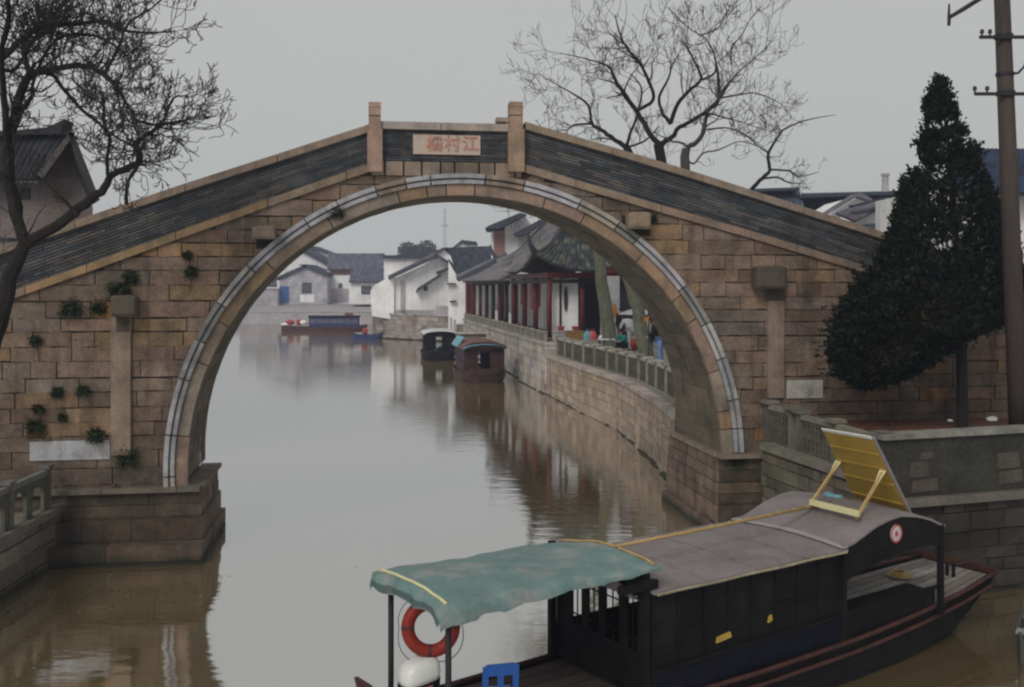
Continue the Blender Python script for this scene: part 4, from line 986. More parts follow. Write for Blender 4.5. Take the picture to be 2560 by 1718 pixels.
hw_ = prismwall([(694, 762), (818, 762), (818, 690), (764, 668), (700, 700)], Y, 8, 'wall', M['plaster_old'], h); m = MB()
m.prism([P(745, 661, Y - .5), P(768, 661, Y - .5), P(820, 684, Y - .5), P(820, 692, Y - .5), P(764, 670, Y - .5)], (0, 9, 0)); m.prism([P(764, 661, Y - .5), P(688, 694, Y - .5), P(688, 701, Y - .5), P(764, 669, Y - .5)], (0, 9, 0)); m.build('roof', M['ridge'], h)
m = MB(); m.prism([P(701, 757, Y - .12), P(722, 757, Y - .12), P(722, 716, Y - .12), P(701, 716, Y - .12)], (0, .2, 0)); m.build('door', M['bluedoor'], h)
window(756, 708, 778, 732, Y, h, pane='winglass', bars=2); rectpart(750, 737, 785, 756, Y, .1, 'white_panel', M['plaster'], h)
h = thing('low_house', 'low dark roofed house at the extreme left of the far shore under arch', 'house', G(670, 760, 2.0), HZ); Y = 176
prismwall([(600, 764), (694, 764), (694, 722), (600, 722)], Y, 8, 'wall', M['plaster_old'], h); tile_roof(P(596, 716, Y - .6), P(693, 716, Y - .6), P(690, 694, Y + 4), P(600, 694, Y + 4), 14, 3).build('roof', M['tile'], h)
h = thing('long_house', 'long house with broad lavender grey tiled roof on the far shore', 'house', G(890, 760, 2.0), HZ); Y = 182
prismwall([(818, 760), (962, 760), (962, 672), (818, 672)], Y, 10, 'wall', M['plaster'], h)
tile_roof(P(818, 674, Y - 1), P(962, 674, Y - 1), P(962, 634, Y + 5), P(820, 634, Y + 5), 30, 5, cols=[(.10, .10, .13), (.12, .12, .15)]).build('roof', M['tile'], h)
rectpart(828, 675, 878, 688, Y, .1, 'brick_band', M['brickred'], h); window(847, 709, 855, 720, Y, h, bars=0); rectpart(820, 722, 872, 757, Y, .2, 'stone_base', M['plaster_old'], h)
h = thing('low_house', 'low white house with a big dark window in front of the long roof', 'house', G(910, 760, 2.0), HZ); Y = 172
prismwall([(873, 760), (962, 760), (962, 704), (873, 704)], Y, 6, 'wall', M['plaster'], h); tile_roof(P(872, 705, Y - .8), P(962, 705, Y - .8), P(960, 674, Y + 4), P(878, 674, Y + 4), 18, 4, cols=[(.09, .09, .12), (.11, .11, .14)]).build('roof', M['tile'], h)
window(904, 716, 928, 735, Y, h, bars=2)
h = thing('flat_roofed_house', 'white block with flat dark roof edge behind the canal side gables', 'house', G(1020, 790, 2.0)); Y = 128
prismwall([(960, 790), (1100, 790), (1100, 646), (960, 646)], Y, 9, 'wall', M['plaster'], h); m = MB(); m.prism([P(957, 647, Y - .5), P(1100, 647, Y - .5), P(1100, 638, Y - .5), P(957, 638, Y - .5)], (0, 10, 0)); m.build('roof', M['ridge'], h)
# far quay wall
stonewall([(-18.8, 151.2), (-150, 153.2)], [1.45, 1.45], -.3, 'quay_wall', 'long low landing wall of the far shore', cope=(.42, .38, .35), rowh=(.4, .6), wl=(1.5, 3), cols=[(.40, .36, .35), (.36, .33, .33), (.44, .40, .38)], copew=.8)
# far trees
for k, (px, py, rr) in enumerate(((1020, 632, 3.0), (1066, 630, 3.2), (1042, 640, 2.6), (700, 648, 2.4))):
    t = thing('far_tree', ['hazy round tree at left above the white block roof', 'hazy tree at right above the white block roof', 'low hazy tree between two others above the white block', 'hazy tree behind the far left gables'][k], 'tree', P(px, 700, 270), 'hazy trees beyond the roofs')
    m = MB(); c = P(px, py, 270); leafclump(m, c, rr, 700, [(.05, .06, .045), (.035, .045, .035)], size=.6); m.build('crown', M['fern'], t)
    m = MB(); m.tube([V((c.x, 270, 2.5)), c], [.4, .15], 6); m.build('trunk', M['bark'], t)
# mast
ms = thing('lattice_mast', 'thin pale lattice mast rising above the distant roofs', 'mast', V((P(1112, 700, 300).x, 300, 2.5)))
m = MB(); b0 = P(1112, 640, 300); b0.z = 2.6; tp = P(1112, 522, 300); s = .55
for dx, dy in ((-s, 0), (s, 0), (0, s)): m.tube([b0 + V((dx * 1.6, dy, 0)), tp + V((dx * .4, dy * .4, 0))], [.08, .06], 4)
for k in range(16):
    a = k / 16; b = (k + 1) / 16; f = lambda t, sg: b0.lerp(tp, t) + V((sg * s * lerp(1.6, .4, t), 0, 0)); m.tube([f(a, -1), f(b, 1)], [.04, .04], 3); m.tube([f(a, 1), f(b, -1)], [.04, .04], 3)
m.build('tower', M['plaster_old'], ms); m = MB()
for zz in (566, 562): m.bar(P(1102, zz, 300), P(1122, zz, 300), .15, .2)
m.build('cross_bar', M['plaster_old'], ms)

# --- canal side white houses, right of centre
h = thing('canal_house', 'white house with long sloping gable whose curved side wall drops to the canal', 'house', G(1020, 850)); Y = 110
prismwall([(978, 800), (1126, 842), (1126, 664), (1095, 646), (978, 700)], Y, 12, 'wall', M['plaster'], h)
prismwall([(930, 790), (985, 800), (985, 694), (960, 700), (938, 712), (926, 728), (927, 750)], Y - .4, 5, 'side_wall', M['plaster'], h)
m = MB(); tile_roof(P(971, 696, Y - 1.2), P(985, 690, Y + 9), P(1092, 634, Y + 9), P(1088, 640, Y - 1.2), 8, 6, cols=[(.12, .11, .13), (.10, .10, .12)], mb=m)
m.prism([P(971, 693, Y - 1.3), P(1092, 636, Y - 1.3), P(1092, 643, Y - 1.3), P(971, 700, Y - 1.3)], (0, .5, 0), (.06, .06, .075)); m.prism([P(1090, 634, Y - 1.3), P(1128, 655, Y - 1.3), P(1128, 664, Y - 1.3), P(1090, 643, Y - 1.3)], (0, 8, 0), (.08, .08, .1)); m.build('roof', M['tile'], h)
m = MB(); m.prism([P(1038, 731, Y - 1.3), P(1044, 720, Y - 1.3), P(1098, 686, Y - 1.3), P(1102, 690, Y - 1.3), P(1048, 724, Y - 1.3)], (0, 1.4, 0)); m.prism([P(1088, 680, Y - 1.2), P(1122, 668, Y - 1.2), P(1122, 673, Y - 1.2), P(1094, 686, Y - 1.2)], (0, 1.2, 0)); m.build('lean_to_roof', M['ridge'], h)
rectpart(1090, 765, 1120, 795, Y, .06, 'faded_window', M['plaster_old'], h)
window(1060, 716, 1068, 727, Y, h, bars=0); rectpart(990, 775, 1086, 800, Y, .05, 'damp_base', M['plaster_old'], h, .05)
m = MB()
for x in (1003, 1008): m.tube([P(x, 702, Y - .3), P(x, 780, Y - .3)], [.07, .07], 6)
m.build('drain_pipe', M['plaster_old'], h)
stonewall([(-6.0, 103.5), (-14.6, 111.0), (-16.6, 125), (-18.9, 149)], [2.6] * 4, -.3, 'foundation_wall', 'stepped stone footing below the white canal side houses', rowh=(.3, .5), wl=(.6, 1.6), cols=[(.30, .26, .24), (.24, .20, .18), (.34, .30, .27)], cope=(.38, .34, .31))
h = thing('canal_house', 'narrow white gable house with broad dark tiled roof left of the red portico', 'house', G(1150, 880)); Y = 99
prismwall([(1121, 860), (1165, 860), (1165, 700), (1143, 690), (1126, 640), (1112, 626), (1091, 634), (1121, 652)], Y, 10, 'wall', M['plaster'], h)
m = MB(); tile_roof(P(1146, 692, Y - .4), P(1240, 660, Y + 3), P(1238, 615, Y + 8), P(1104, 620, Y + .2), 22, 6, mb=m, cols=[(.06, .065, .085), (.045, .05, .07)])
m.prism([P(1086, 627, Y - .6), P(1116, 618, Y - .6), P(1116, 622, Y - .6), P(1090, 636, Y - .6)], (0, 6, 0), (.07, .07, .09)); m.build('roof', M['tile'], h)
m = MB()
for x0, y, x1 in ((1117, 708, 1139), (1124, 752, 1140)): m.prism([P(x0, y, Y - .5), P(x1, y, Y - .5), P(x1, y + 3.5, Y - .5), P(x0, y + 3.5, Y - .5)], (0, .55, 0))
m.build('ledge', M['darkwin'], h)
h = thing('small_house', 'tiny white gable with grey roof peeping above the broad dark roof', 'house', P(1160, 640, 150)); Y = 150
prismwall([(1128, 660), (1215, 660), (1215, 622), (1154, 602), (1128, 622)], Y, 6, 'wall', M['plaster'], h); m = MB(); m.prism([P(1153, 600, Y - .4), P(1190, 604, Y - .4), P(1190, 612, Y - .4), P(1160, 610, Y - .4)], (0, 7, 0)); m.prism([P(1156, 599, Y - .4), P(1130, 620, Y - .4), P(1130, 623, Y - .4), P(1158, 604, Y - .4)], (0, 7, 0)); m.build('roof', M['ridge'], h)
# --- portico house with red beam
h = thing('portico_house', 'white gabled house with thick red portico posts at the canal edge', 'house', G(1190, 850, 2.7)); Y = 93.5
prismwall([(1150, 704), (1290, 704), (1290, 640), (1268, 640)], Y, .5, 'wall', M['plaster'], h)
m = MB(); m.prism([P(1140, 698, Y - .5), P(1264, 637, Y - .5), P(1268, 644, Y - .5), P(1146, 705, Y - .5)], (0, .35, 0), (.06, .065, .08)); tile_roof(P(1140, 696, Y - .4), P(1162, 692, Y + 8), P(1280, 634, Y + 8), P(1262, 637, Y - .4), 8, 5, mb=m, cols=[(.15, .14, .15), (.12, .12, .13)]); m.build('roof', M['tile'], h)
prismwall([(1186, 786), (1290, 790), (1290, 704), (1186, 704)], Y + 4, .4, 'back_wall', M['plaster'], h)
m = MB(); m.prism([P(1164, 706, Y), P(1232, 706, Y), P(1232, 714, Y), P(1164, 714, Y)], (0, .3, 0)); m.build('beam', M['red'], h)
for x in (1169, 1180): m = MB(); m.tube([P(x, 708, Y + .15), V((P(x, 708, Y).x, Y + .15, 2.7))], [.2, .2], 10); m.build('post', M['red'], h)

# --- tall white house with stepped walls
h = thing('tall_white_house', 'tall white fire walled house behind the pavilion horns', 'house', V((1, 96, 2.7))); Y = 96
prismwall([(1228, 760), (1500, 760), (1500, 566), (1404, 566), (1404, 575), (1330, 560), (1310, 540), (1262, 556), (1262, 578), (1228, 578)], Y, 10, 'wall', M['plaster'], h)
m = MB(); m.prism([P(1212, 571, Y - 2), P(1222, 564, Y - 2), P(1300, 532, Y - 2), P(1316, 536, Y - 2), P(1262, 565, Y - 2), P(1246, 572, Y - 2)], (0, 7, 0)); m.prism([P(1284, 584, Y - 2.4), P(1352, 548, Y - 2.4), P(1368, 552, Y - 2.4), P(1310, 588, Y - 2.4), P(1292, 590, Y - 2.4)], (0, 7, 0)); m.build('roof', M['ridge'], h)
rectpart(1234, 577, 1262, 640, Y, .1, 'brick_panel', M['brickred'], h, .08)
rectpart(1296, 588, 1322, 640, Y, .1, 'shaded_panel', M['plaster_old'], h, .3)  # wall shade painted as a panel of darker plaster

# ------------------------------------------------------------------ red pavilion
pv = thing('pavilion', 'red columned pavilion with upturned tiled roof corners seen through the arch', 'pavilion', V((3, 62, 2.7)))
def rcol(x, y, z0, z1, r, parent, name='column', mm='red'):
    m = MB(); m.tube([(x, y, z0), (x, y, z1)], [r, r], 12); o = m.build(name, M[mm], parent, True); m = MB(); m.tube([(x, y, z0 - .005), (x, y, z0 + .12), (x, y, z0 + .16)], [r * 1.35, r * 1.35, r * 1.05], 12); m.build('stone_base', M['cement'], o); return o
ZE = 6.45
fx = lambda y: 2.08 - (y - 57) * .159
cols_ = [(fx(57), 57), (3.92, 57), (6.3, 57), (fx(61.3), 61.3), (fx(65.2), 65.2), (fx(69.5), 69.5), (4.6, 69.5)]
for x, y in cols_: rcol(x, y, 2.7, ZE, .15, pv)
for y in (58.9, 63.2, 67.3): rcol(fx(y) + 1.2, y, 2.7, ZE, .09, pv, 'thin_column')
m = MB(); c4 = [V((fx(56.7) - .1, 56.7, 0)), V((6.6, 56.7, 0)), V((5.0, 70, 0)), V((fx(70) - .1, 70, 0))]
for i in range(4): a, b = c4[i], c4[(i + 1) % 4]; m.bar(a + V((0, 0, ZE - .12)), b + V((0, 0, ZE - .12)), .16, .30); 
m.build('eave_beam', M['red'], pv)
m = MB()
for i in range(4): a, b = c4[i], c4[(i + 1) % 4]; m.bar(a.lerp(b, .02) + V((0, 0, ZE - .46)), a.lerp(b, .98) + V((0, 0, ZE - .46)), .08, .22)
m.build('frieze', M['dark'], pv)
m = MB(); m.prism([V((2.25, 57.6, 2.7)), V((3.72, 57.6, 2.7)), V((3.72, 57.6, ZE - .3)), V((2.25, 57.6, ZE - .3))], (0, .2, 0)); wv = m.build('white_wall', M['plaster'], pv)
m = MB(); m.box((2.72, 57.57, 4.5), (.13, .06, 3.3)); m.build('dark_strip', M['darkwin'], wv)
m = MB(); cc = V((3.02, 57.5, 5.0)); m.prism([cc + V((.11 * math.cos(a) * (1 if abs(math.sin(a)) < .8 else .8), 0, .72 * math.sin(a))) for a in [k * math.pi / 8 for k in range(16)]], (0, .08, 0)); m.build('vase_window', M['darkwin'], wv)
m = MB(); m.prism([V((4.1, 60.5, 2.7)), V((12, 60.5, 2.7)), V((12, 60.5, 6.6)), V((4.1, 60.5, 6.6))], (0, .2, 0)); m.build('dark_interior', M['darkwin'], pv)  # near-black sheet standing in for the shade inside
m = MB(); m.prism([V((2.6, 69, 2.7)), V((2.6, 58, 2.7)), V((2.6, 58, 6.2)), V((2.6, 69, 6.2))], (.15, 0, 0)); m.build('inner_wall', M['plaster'], pv)
for y0, y1 in ((64.0, 66.4), (67.8, 69.3)): m = MB(); m.prism([V((fx(y0) + .6, y0, 4.2)), V((fx(y1) + .6, y1, 4.2)), V((fx(y1) + .6, y1, 6.0)), V((fx(y0) + .6, y0, 6.0))], (.06, 0, 0)); m.build('red_panel', M['redpanel'], pv)
# roof
EL, ER, FLc, FRc = V((1.15, 55.6, ZE + .12)), V((7.6, 55.6, ZE + .12)), V((-1.1, 71.2, ZE + .12)), V((6.2, 71.2, ZE + .12))
RG0, RG1 = V((3.6, 60.2, 10.2)), V((2.6, 67.2, 10.2))
PC = [(.05, .06, .06), (.075, .08, .07), (.035, .045, .05), (.16, .15, .12), (.045, .055, .06), (.06, .065, .06)]
tile_roof(EL, ER, RG0 + V((.3, 0, 0)), RG0, 26, 12, sag=.35, liftL=1.0, liftR=1.0, r=.085, cols=PC).build('front_roof', M['tile'], pv)
tile_roof(FLc, EL, RG0, RG1, 34, 10, sag=.35, liftL=1.0, liftR=1.0, r=.085, cols=[(.15, .14, .14), (.18, .17, .16), (.11, .11, .12)]).build('canal_side_roof', M['tile'], pv)
tile_roof(ER, FRc, RG1, RG0 + V((.3, 0, 0)), 30, 6, sag=.35, liftL=1.0, liftR=1.0, r=.085, cols=PC).build('inner_roof', M['tile'], pv)
tile_roof(FRc, FLc, RG1, RG1 + V((.1, 0, 0)), 26, 6, sag=.35, liftL=1.0, liftR=1.0, r=.085, cols=PC).build('rear_roof', M['tile'], pv)
for (e, rg) in ((EL, RG0), (ER, RG0), (FLc, RG1), (FRc, RG1)):
    out = V((e.x - rg.x, e.y - rg.y, 0)).normalized(); pts = []; rs = []
    for k in range(11):
        t = k / 10; p = rg.lerp(e, t); p.z += .12 - .35 * 4 * t * (1 - t) * .55 + 1.0 * max(0, (t - .62) / .38) ** 2.2; pts.append(p); rs.append(lerp(.16, .17, t))
    l = pts[-1]; pts += [l + out * .35 + V((0, 0, .30)), l + out * .55 + V((0, 0, .68)), l + out * .62 + V((0, 0, .98))]; rs += [.13, .08, .02]
    m = MB(); m.tube(pts, rs, 8); m.build('hip_horn', M['ridge'], pv)
m = MB(); m.bar(RG0 + V((.2, -.2, .2)), RG1 + V((0, .2, .2)), .28, .5); m.build('ridge', M['ridge'], pv)
# gallery between pavilion and portico
gl = thing('covered_gallery', 'red columned covered gallery with low grey roof along the canal', 'gallery', V((-1, 82, 2.7)))
for k, y in enumerate((72.5, 75.8, 79.2, 83, 87, 91.2)): rcol(fx(y), y, 2.7, 6.0, .15, gl, mm='dark' if k in (0, 2, 3) else 'red')
for y in (74, 78, 85): rcol(fx(y) + 1.6, y, 2.7, 6.0, .13, gl)
m = MB(); m.bar(V((fx(71.5), 71.5, 5.95)), V((fx(92), 92, 5.95)), .16, .28); m.build('eave_beam', M['dark'], gl)
tile_roof(V((fx(92.5) - .9, 92.5, 6.1)), V((fx(71) - .9, 71, 6.1)), V((fx(71) + 2.2, 71, 7.7)), V((fx(92.5) + 2.2, 92.5, 7.7)), 50, 5, sag=.15, r=.07, cols=[(.15, .14, .14), (.19, .18, .17), (.12, .11, .12)]).build('roof', M['tile'], gl)
m = MB(); m.prism([V((fx(71) + 2.6, 71, 2.7)), V((fx(93) + 2.6, 93, 2.7)), V((fx(93) + 2.6, 93, 6.6)), V((fx(71) + 2.6, 71, 6.6))], (.2, 0, 0)); m.build('back_wall', M['plaster'], gl)
for y0, y1 in ((73.5, 75.5), (80.5, 82.5)): m = MB(); m.prism([V((fx(y0) + .5, y0, 2.7)), V((fx(y1) + .5, y1, 2.7)), V((fx(y1) + .5, y1, 3.75)), V((fx(y0) + .5, y0, 3.75))], (.05, 0, 0)); m.build('white_panel', M['plaster'], gl)
for y0, y1 in ((73.5, 76), (79, 81.5)): m = MB(); m.prism([V((fx(y0) + 2.5, y0, 4.2)), V((fx(y1) + 2.5, y1, 4.2)), V((fx(y1) + 2.5, y1, 6.0)), V((fx(y0) + 2.5, y0, 6.0))], (.06, 0, 0)); m.build('red_panel', M['redpanel'], gl)
# gate pillar + second small roof right of pavilion
gp = thing('brick_pillar', 'plain grey brown pillar wall behind the leaning trunks', 'pillar', V((6.0, 50, 2.1))); Y = 50
prismwall([(1506, 850), (1549, 850), (1549, 690), (1506, 690)], Y, 1.2, 'shaft', M['plaster_old'], gp)
h = thing('shop_building', 'shadowy shop front with dark red eave behind the vendors', 'building', V((9, 53, 2.1))); Y = 53
prismwall([(1545, 850), (1800, 850), (1800, 668), (1545, 668)], Y, .3, 'dark_front', M['darkwin'], h); m = MB(); m.bar(P(1500, 675, Y - 1), P(1800, 675, Y - 1), .3, .35); m.build('eave_beam', M['red'], h)
tile_roof(P(1496, 668, Y - 1.2), P(1800, 668, Y - 1.2), P(1800, 600, Y + 3), P(1512, 610, Y + 3), 24, 5, cols=PC).build('roof', M['tile'], h)

# ------------------------------------------------------------------ houses seen above the bridge
h = thing('house', 'dark gabled house with weathered grey plaster at upper left behind the tree', 'house', V((-14.5, 32, 2)))
Y = 31.0
m = MB(); m.prism([P(x, y, Y) for x, y in ((-120, 640), (232, 640), (232, 520), (182, 350), (160, 352), (95, 440), (-120, 442))], (-5.0, 9, 0)); m.build('wall', mat('weathered_plaster', (.15, .125, .125), var=.3, ns=1.2, bump=.15, bs=6, stain=(.13, .09, .07), stain_amt=.7, ss=.6), h)
m = MB(); tile_roof(P(-200, 445, Y - .8), P(95, 448, Y - .8), P(172, 332, Y - .3), P(-200, 330, Y - .3), 22, 8, mb=m, cols=[(.028, .03, .035), (.035, .035, .04), (.022, .024, .028)])
m.prism([P(92, 438, Y - .9), P(176, 326, Y - .9), P(186, 336, Y - .9), P(104, 450, Y - .9)], (-.2, .5, 0), (.08, .07, .07)); m.prism([P(168, 328, Y - .9), P(184, 330, Y - .9), P(205, 385, Y - .9), P(250, 500, Y - .9), P(238, 508, Y - .9), P(192, 400, Y - .9), P(178, 355, Y - .9)], (-5.0, 9, 0), (.04, .038, .04))
m.prism([P(-200, 332, Y - .6), P(40, 326, Y - .6), P(118, 318, Y - .6), P(160, 298, Y - .6), P(152, 330, Y - .6), P(170, 334, Y - .6), P(-200, 345, Y - .6)], (0, .7, 0), (.03, .03, .035)); m.build('roof', M['tile'], h)
m = MB(); m.prism([P(10, 445, Y - .2), P(95, 445, Y - .2), P(95, 456, Y - .2), P(10, 456, Y - .2)], (0, .3, 0)); m.build('eave_board', M['plaster_old'], h)
rectpart(50, 470, 75, 500, Y, .1, 'vent', M['darkwin'], h)
h = thing('low_house', 'low white wall with grey top at far left behind the parapet', 'house', V((-13, 28.5, 2))); Y = 28.8
m = MB(); m.prism([P(x, y, Y) for x, y in ((-150, 690), (30, 690), (30, 604), (-150, 600))], (0, 2, 0)); m.build('wall', M['plaster'], h); m = MB(); m.bar(P(-150, 598, Y), P(34, 600, Y), .6, .1); m.build('coping', M['ridge'], h)

h = thing('tiled_house', 'white gabled house with mauve roof slope just left of the conifer', 'house', V((20, 62, 2))); Y = 60
def gable(h, Y, wallp, m_='plaster'): return prismwall(wallp, Y, 8, 'wall', M[m_], h)
gable(h, Y, [(2130, 640), (2300, 640), (2300, 530), (2240, 522), (2226, 512), (2144, 552)])
m = MB(); tile_roof(P(2090, 532, Y - 1), P(2139, 553, Y - 1.2), P(2222, 506, Y - .6), P(2150, 507, Y + 3), 10, 5, mb=m, cols=[(.14, .125, .15), (.12, .11, .13)])
m.prism([P(2132, 512, Y - 1.4), P(2215, 492, Y - 1.4), P(2218, 498, Y - 1.4), P(2136, 518, Y - 1.4)], (0, .8, 0), (.04, .05, .07)); m.prism([P(2168, 560, Y - 1.2), P(2242, 552, Y - 1.2), P(2242, 570, Y - 1.2), P(2168, 572, Y - 1.2)], (0, 1.6, 0), (.05, .07, .09)); m.build('roof', M['tile'], h)
h = thing('tiled_house', 'white gable with blue grey roof behind the mauve roof', 'house', V((18, 70, 2))); Y = 68
gable(h, Y, [(2078, 640), (2240, 640), (2240, 520), (2180, 500), (2155, 488), (2084, 530)]); m = MB(); m.prism([P(2060, 534, Y - 1), P(2140, 484, Y - 1), P(2152, 482, Y - 1), P(2182, 498, Y - 1), P(2182, 503, Y - 1), P(2146, 491, Y - 1), P(2072, 535, Y - 1)], (0, 1, 0), (.14, .13, .15)); m.build('roof', M['tile'], h)
h = thing('long_house', 'long house with dark blue ridge spanning behind the white gables', 'house', V((19, 78, 2))); Y = 78
gable(h, Y, [(1890, 700), (2420, 700), (2420, 560), (1890, 560)]); m = MB()
tile_roof(P(1950, 560, Y - 1), P(2420, 552, Y - 1), P(2420, 474, Y + 5), P(2005, 484, Y + 5), 60, 6, mb=m, cols=[(.045, .06, .09), (.06, .075, .10)])
tile_roof(P(1880, 540, Y - 2), P(2020, 548, Y - 2), P(1996, 470, Y + 2), P(1890, 476, Y + 2), 20, 5, mb=m, cols=[(.05, .065, .095), (.065, .08, .105)]); m.prism([P(1885, 472, Y), P(1998, 468, Y), P(2000, 475, Y), P(1885, 479, Y)], (0, 3, 0), (.05, .06, .08)); m.prism([P(2000, 487, Y), P(2420, 472, Y), P(2420, 480, Y), P(2000, 495, Y)], (0, 5, 0), (.04, .05, .07)); m.build('roof', M['tile'], h)
m = MB(); m.tube([P(2213, 500, Y + 3), P(2213, 440, Y + 3)], [.28, .25], 10); m.tube([P(2213, 440, Y + 3), P(2213, 434, Y + 3)], [.33, .33], 10); m.build('chimney', M['plaster_old'], h)
h = thing('large_hall', 'tall building with dark navy roof behind the utility pole', 'building', V((17, 38, 2))); Y = 38
gable(h, Y, [(2380, 700), (2700, 700), (2700, 460), (2380, 460)], 'plaster'); m = MB(); tile_roof(P(2380, 482, Y - 1), P(2720, 482, Y - 1), P(2720, 374, Y + 4), P(2400, 372, Y + 4), 34, 6, mb=m, cols=[(.018, .028, .06), (.022, .034, .07)]); m.build('roof', M['tile'], h)

# ------------------------------------------------------------------ foreground boat
BA = V((.826, .563, 0)); BT = V((-.563, .826, 0)); BO = V((1.69, 12.75, 0))
def K(l, w_, z): return BO + BA * l + BT * w_ + V((0, 0, z))
boat = thing('covered_canal_boat', 'black timber covered canal boat with grey arched roof moored in the foreground', 'boat', K(2.5, .95, 0))
sts = [(-2.85, .78, .62, .55), (-1.5, .93, .60, .7), (0, 1.02, .60, .8), (2, 1.07, .62, .85), (4, 1.06, .66, .8), (5.5, .99, .72, .7), (7, .86, .80, .5), (8.1, .70, .88, .35)]
def hull(mb, sts, K, wc, zb=-.35, rake=1.0, col=None, th=.05):
    outs = []; ins = []
    n = len(sts)
    for i, (l, hw, zg, hb) in enumerate(sts):
        e = 0
        zz = zb
        if i == n - 1: zz = zg - .28
        if i == n - 2: zz = -.12
        if i == 0: zz = zb + .1
        outs.append([K(l, wc - hw, zg), K(l, wc - hw * .97, (zg + zz) / 2), K(l, wc - hb, zz), K(l, wc + hb, zz), K(l, wc + hw * .97, (zg + zz) / 2), K(l, wc + hw, zg)])
        ins.append([K(l, wc - hw + th, zg), K(l, wc - hw + th, zg - .16), K(l, wc + hw - th, zg - .16), K(l, wc + hw - th, zg)])
    mb.loft(outs, closed=False, col=col); mb.loft([[o[0], i_[0]] for o, i_ in zip(outs, ins)], closed=False, col=col); mb.loft([[i_[3], o[5]] for o, i_ in zip(outs, ins)], closed=False, col=col)
    mb.loft([[i_[0], i_[1]] for i_ in ins], closed=False, col=col); mb.loft([[i_[2], i_[3]] for i_ in ins], closed=False, col=col)
    mb.poly(outs[0], col=col); mb.poly(outs[-1], col=col); return outs, ins
WC = .95
m = MB(); outs, ins = hull(m, sts, K, WC); m.build('hull', M['boatwood'], boat)
def hwat(l): return interp(l, [s[0] for s in sts], [s[1] for s in sts])
def zgat(l): return interp(l, [s[0] for s in sts], [s[2] for s in sts])
for dz, off, mm_, rr in ((.0, .02, 'rail', .035), (-.17, .03, 'rail', .03)):
    for sg in (-1, 1):
        m = MB(); ls = np.linspace(-2.85, 8.12, 24); m.tube([K(l, WC + sg * (hwat(l) + off), zgat(l) + dz) for l in ls], rr, 6); m.build('rub_rail', M[mm_], boat, True)
m = MB(); m.bar(K(8.13, WC - .74, .90), K(8.13, WC + .74, .90), .09, .10); m.build('bow_beam', M['rail'], boat)
# planked decks
def planks(mb, l0, l1, dz, n, cols, along=True):
    k = 6
    for i in range(n):
        c = jit(R.choice(cols), .15); t0, t1 = i / n + .004, (i + 1) / n - .004
        for j in range(k):
            a, b = lerp(l0, l1, j / k), lerp(l0, l1, (j + 1) / k)
            f = lambda l, t: K(l, WC + (hwat(l) - .05) * (2 * t - 1), zgat(l) + dz)
            mb.quad(f(a, t0), f(b, t0), f(b, t1), f(a, t1), col=c)
m = MB(); planks(m, 3.7, 8.08, -.05, 9, [(.20, .175, .16), (.16, .14, .13), (.23, .21, .19)]); m.build('bow_deck', M['deck'], boat)
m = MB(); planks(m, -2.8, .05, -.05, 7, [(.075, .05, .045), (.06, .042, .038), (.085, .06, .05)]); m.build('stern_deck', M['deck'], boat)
m = MB(); m.prism([K(.0, WC - 1.0, .53), K(3.7, WC - 1.0, .53), K(3.7, WC + 1.0, .53), K(0, WC + 1.0, .53)], (0, 0, .02), (.05, .04, .035)); m.build('cabin_floor', M['deck'], boat)
m = MB()
for w_ in (WC - .30, WC - .18): m.tube([K(7.55, w_, .8), K(7.55, w_, 1.02)], [.03, .035], 8)
m.build('bollard', M['boatwood'], boat)
# cabin side walls
ZR = 2.0
def wall(l0, l1, w_, z0, z1, th, name, mt, parent=boat):
    m = MB(); m.prism([K(l0, w_, z0), K(l1, w_, z0), K(l1, w_, z1), K(l0, w_, z1)], BT * th); return m.build(name, M[mt], parent)
nearw = wall(.02, 3.68, -.03, .98, ZR - .02, .04, 'cabin_side', 'boatwood'); wall(.02, 3.68, -.045, .62, .98, .05, 'lower_board', 'boatblue'); wall(1.75, 3.7, 1.90, .6, ZR - .02, .04, 'cabin_side', 'boatwood'); wall(0, 1.75, 1.90, .6, 1.10, .04, 'low_side', 'boatwood')
m = MB(); m.bar(K(0, -.06, .98), K(6.05, -.045, 1.06), .05, .04); m.build('side_rail', M['boatwood'], boat)
m = MB()
for k in range(9): l = .05 + k * .45; m.bar(K(l, -.038, .64), K(l, -.038, ZR - .05), .02, .04, up=BA)
for k in range(5): m.bar(K(.05 + k * .72, -.036, 1.42 + .01 * (k % 2)), K(.70 + k * .72, -.036, 1.42), .02, .03)
m.build('side_batten', M['boatwood'], nearw)
for l, z, s in ((1.12, 1.14, .27), (2.1, 1.22, .08)):
    m = MB(); m.prism([K(l, -.09, z), K(l + s, -.09, z + .03), K(l + s - .02, -.09, z + .10), K(l + .02, -.09, z + .07)], BT * .03); m.build('yellow_tag', M['yellow'], nearw)
# stern end wall with lattice windows (spans across the boat)
def xwall(w0, w1, z0, z1, l, th=.05):
    return [K(l, w0, z0), K(l, w1, z0), K(l, w1, z1), K(l, w0, z1)]
m = MB()
m.prism(xwall(-.02, 1.92, .6, 1.15, .02), BA * .04); m.prism(xwall(-.02, 1.92, 1.86, 1.99, .02), BA * .04)
for w0, w1 in ((-.02, .22), (.42, .58), (.86, 1.0), (1.22, 1.36), (1.58, 1.92)): m.prism(xwall(w0, w1, 1.15, 1.86, .02), BA * .04)
ew = m.build('end_wall', M['boatwood'], boat)
m = MB()
for w0, w1 in ((.22, .42), (.58, .86), (1.0, 1.22), (1.36, 1.58)):
    for k in range(1, 2): x = lerp(w0, w1, k / 2); m.bar(K(.04, x, 1.15), K(.04, x, 1.86), .015, .015, up=BA)
    for z in (1.3, 1.72): m.bar(K(.04, w0, z), K(.04, w1, z), .015, .015)
m.build('lattice', M['boatwood'], ew)
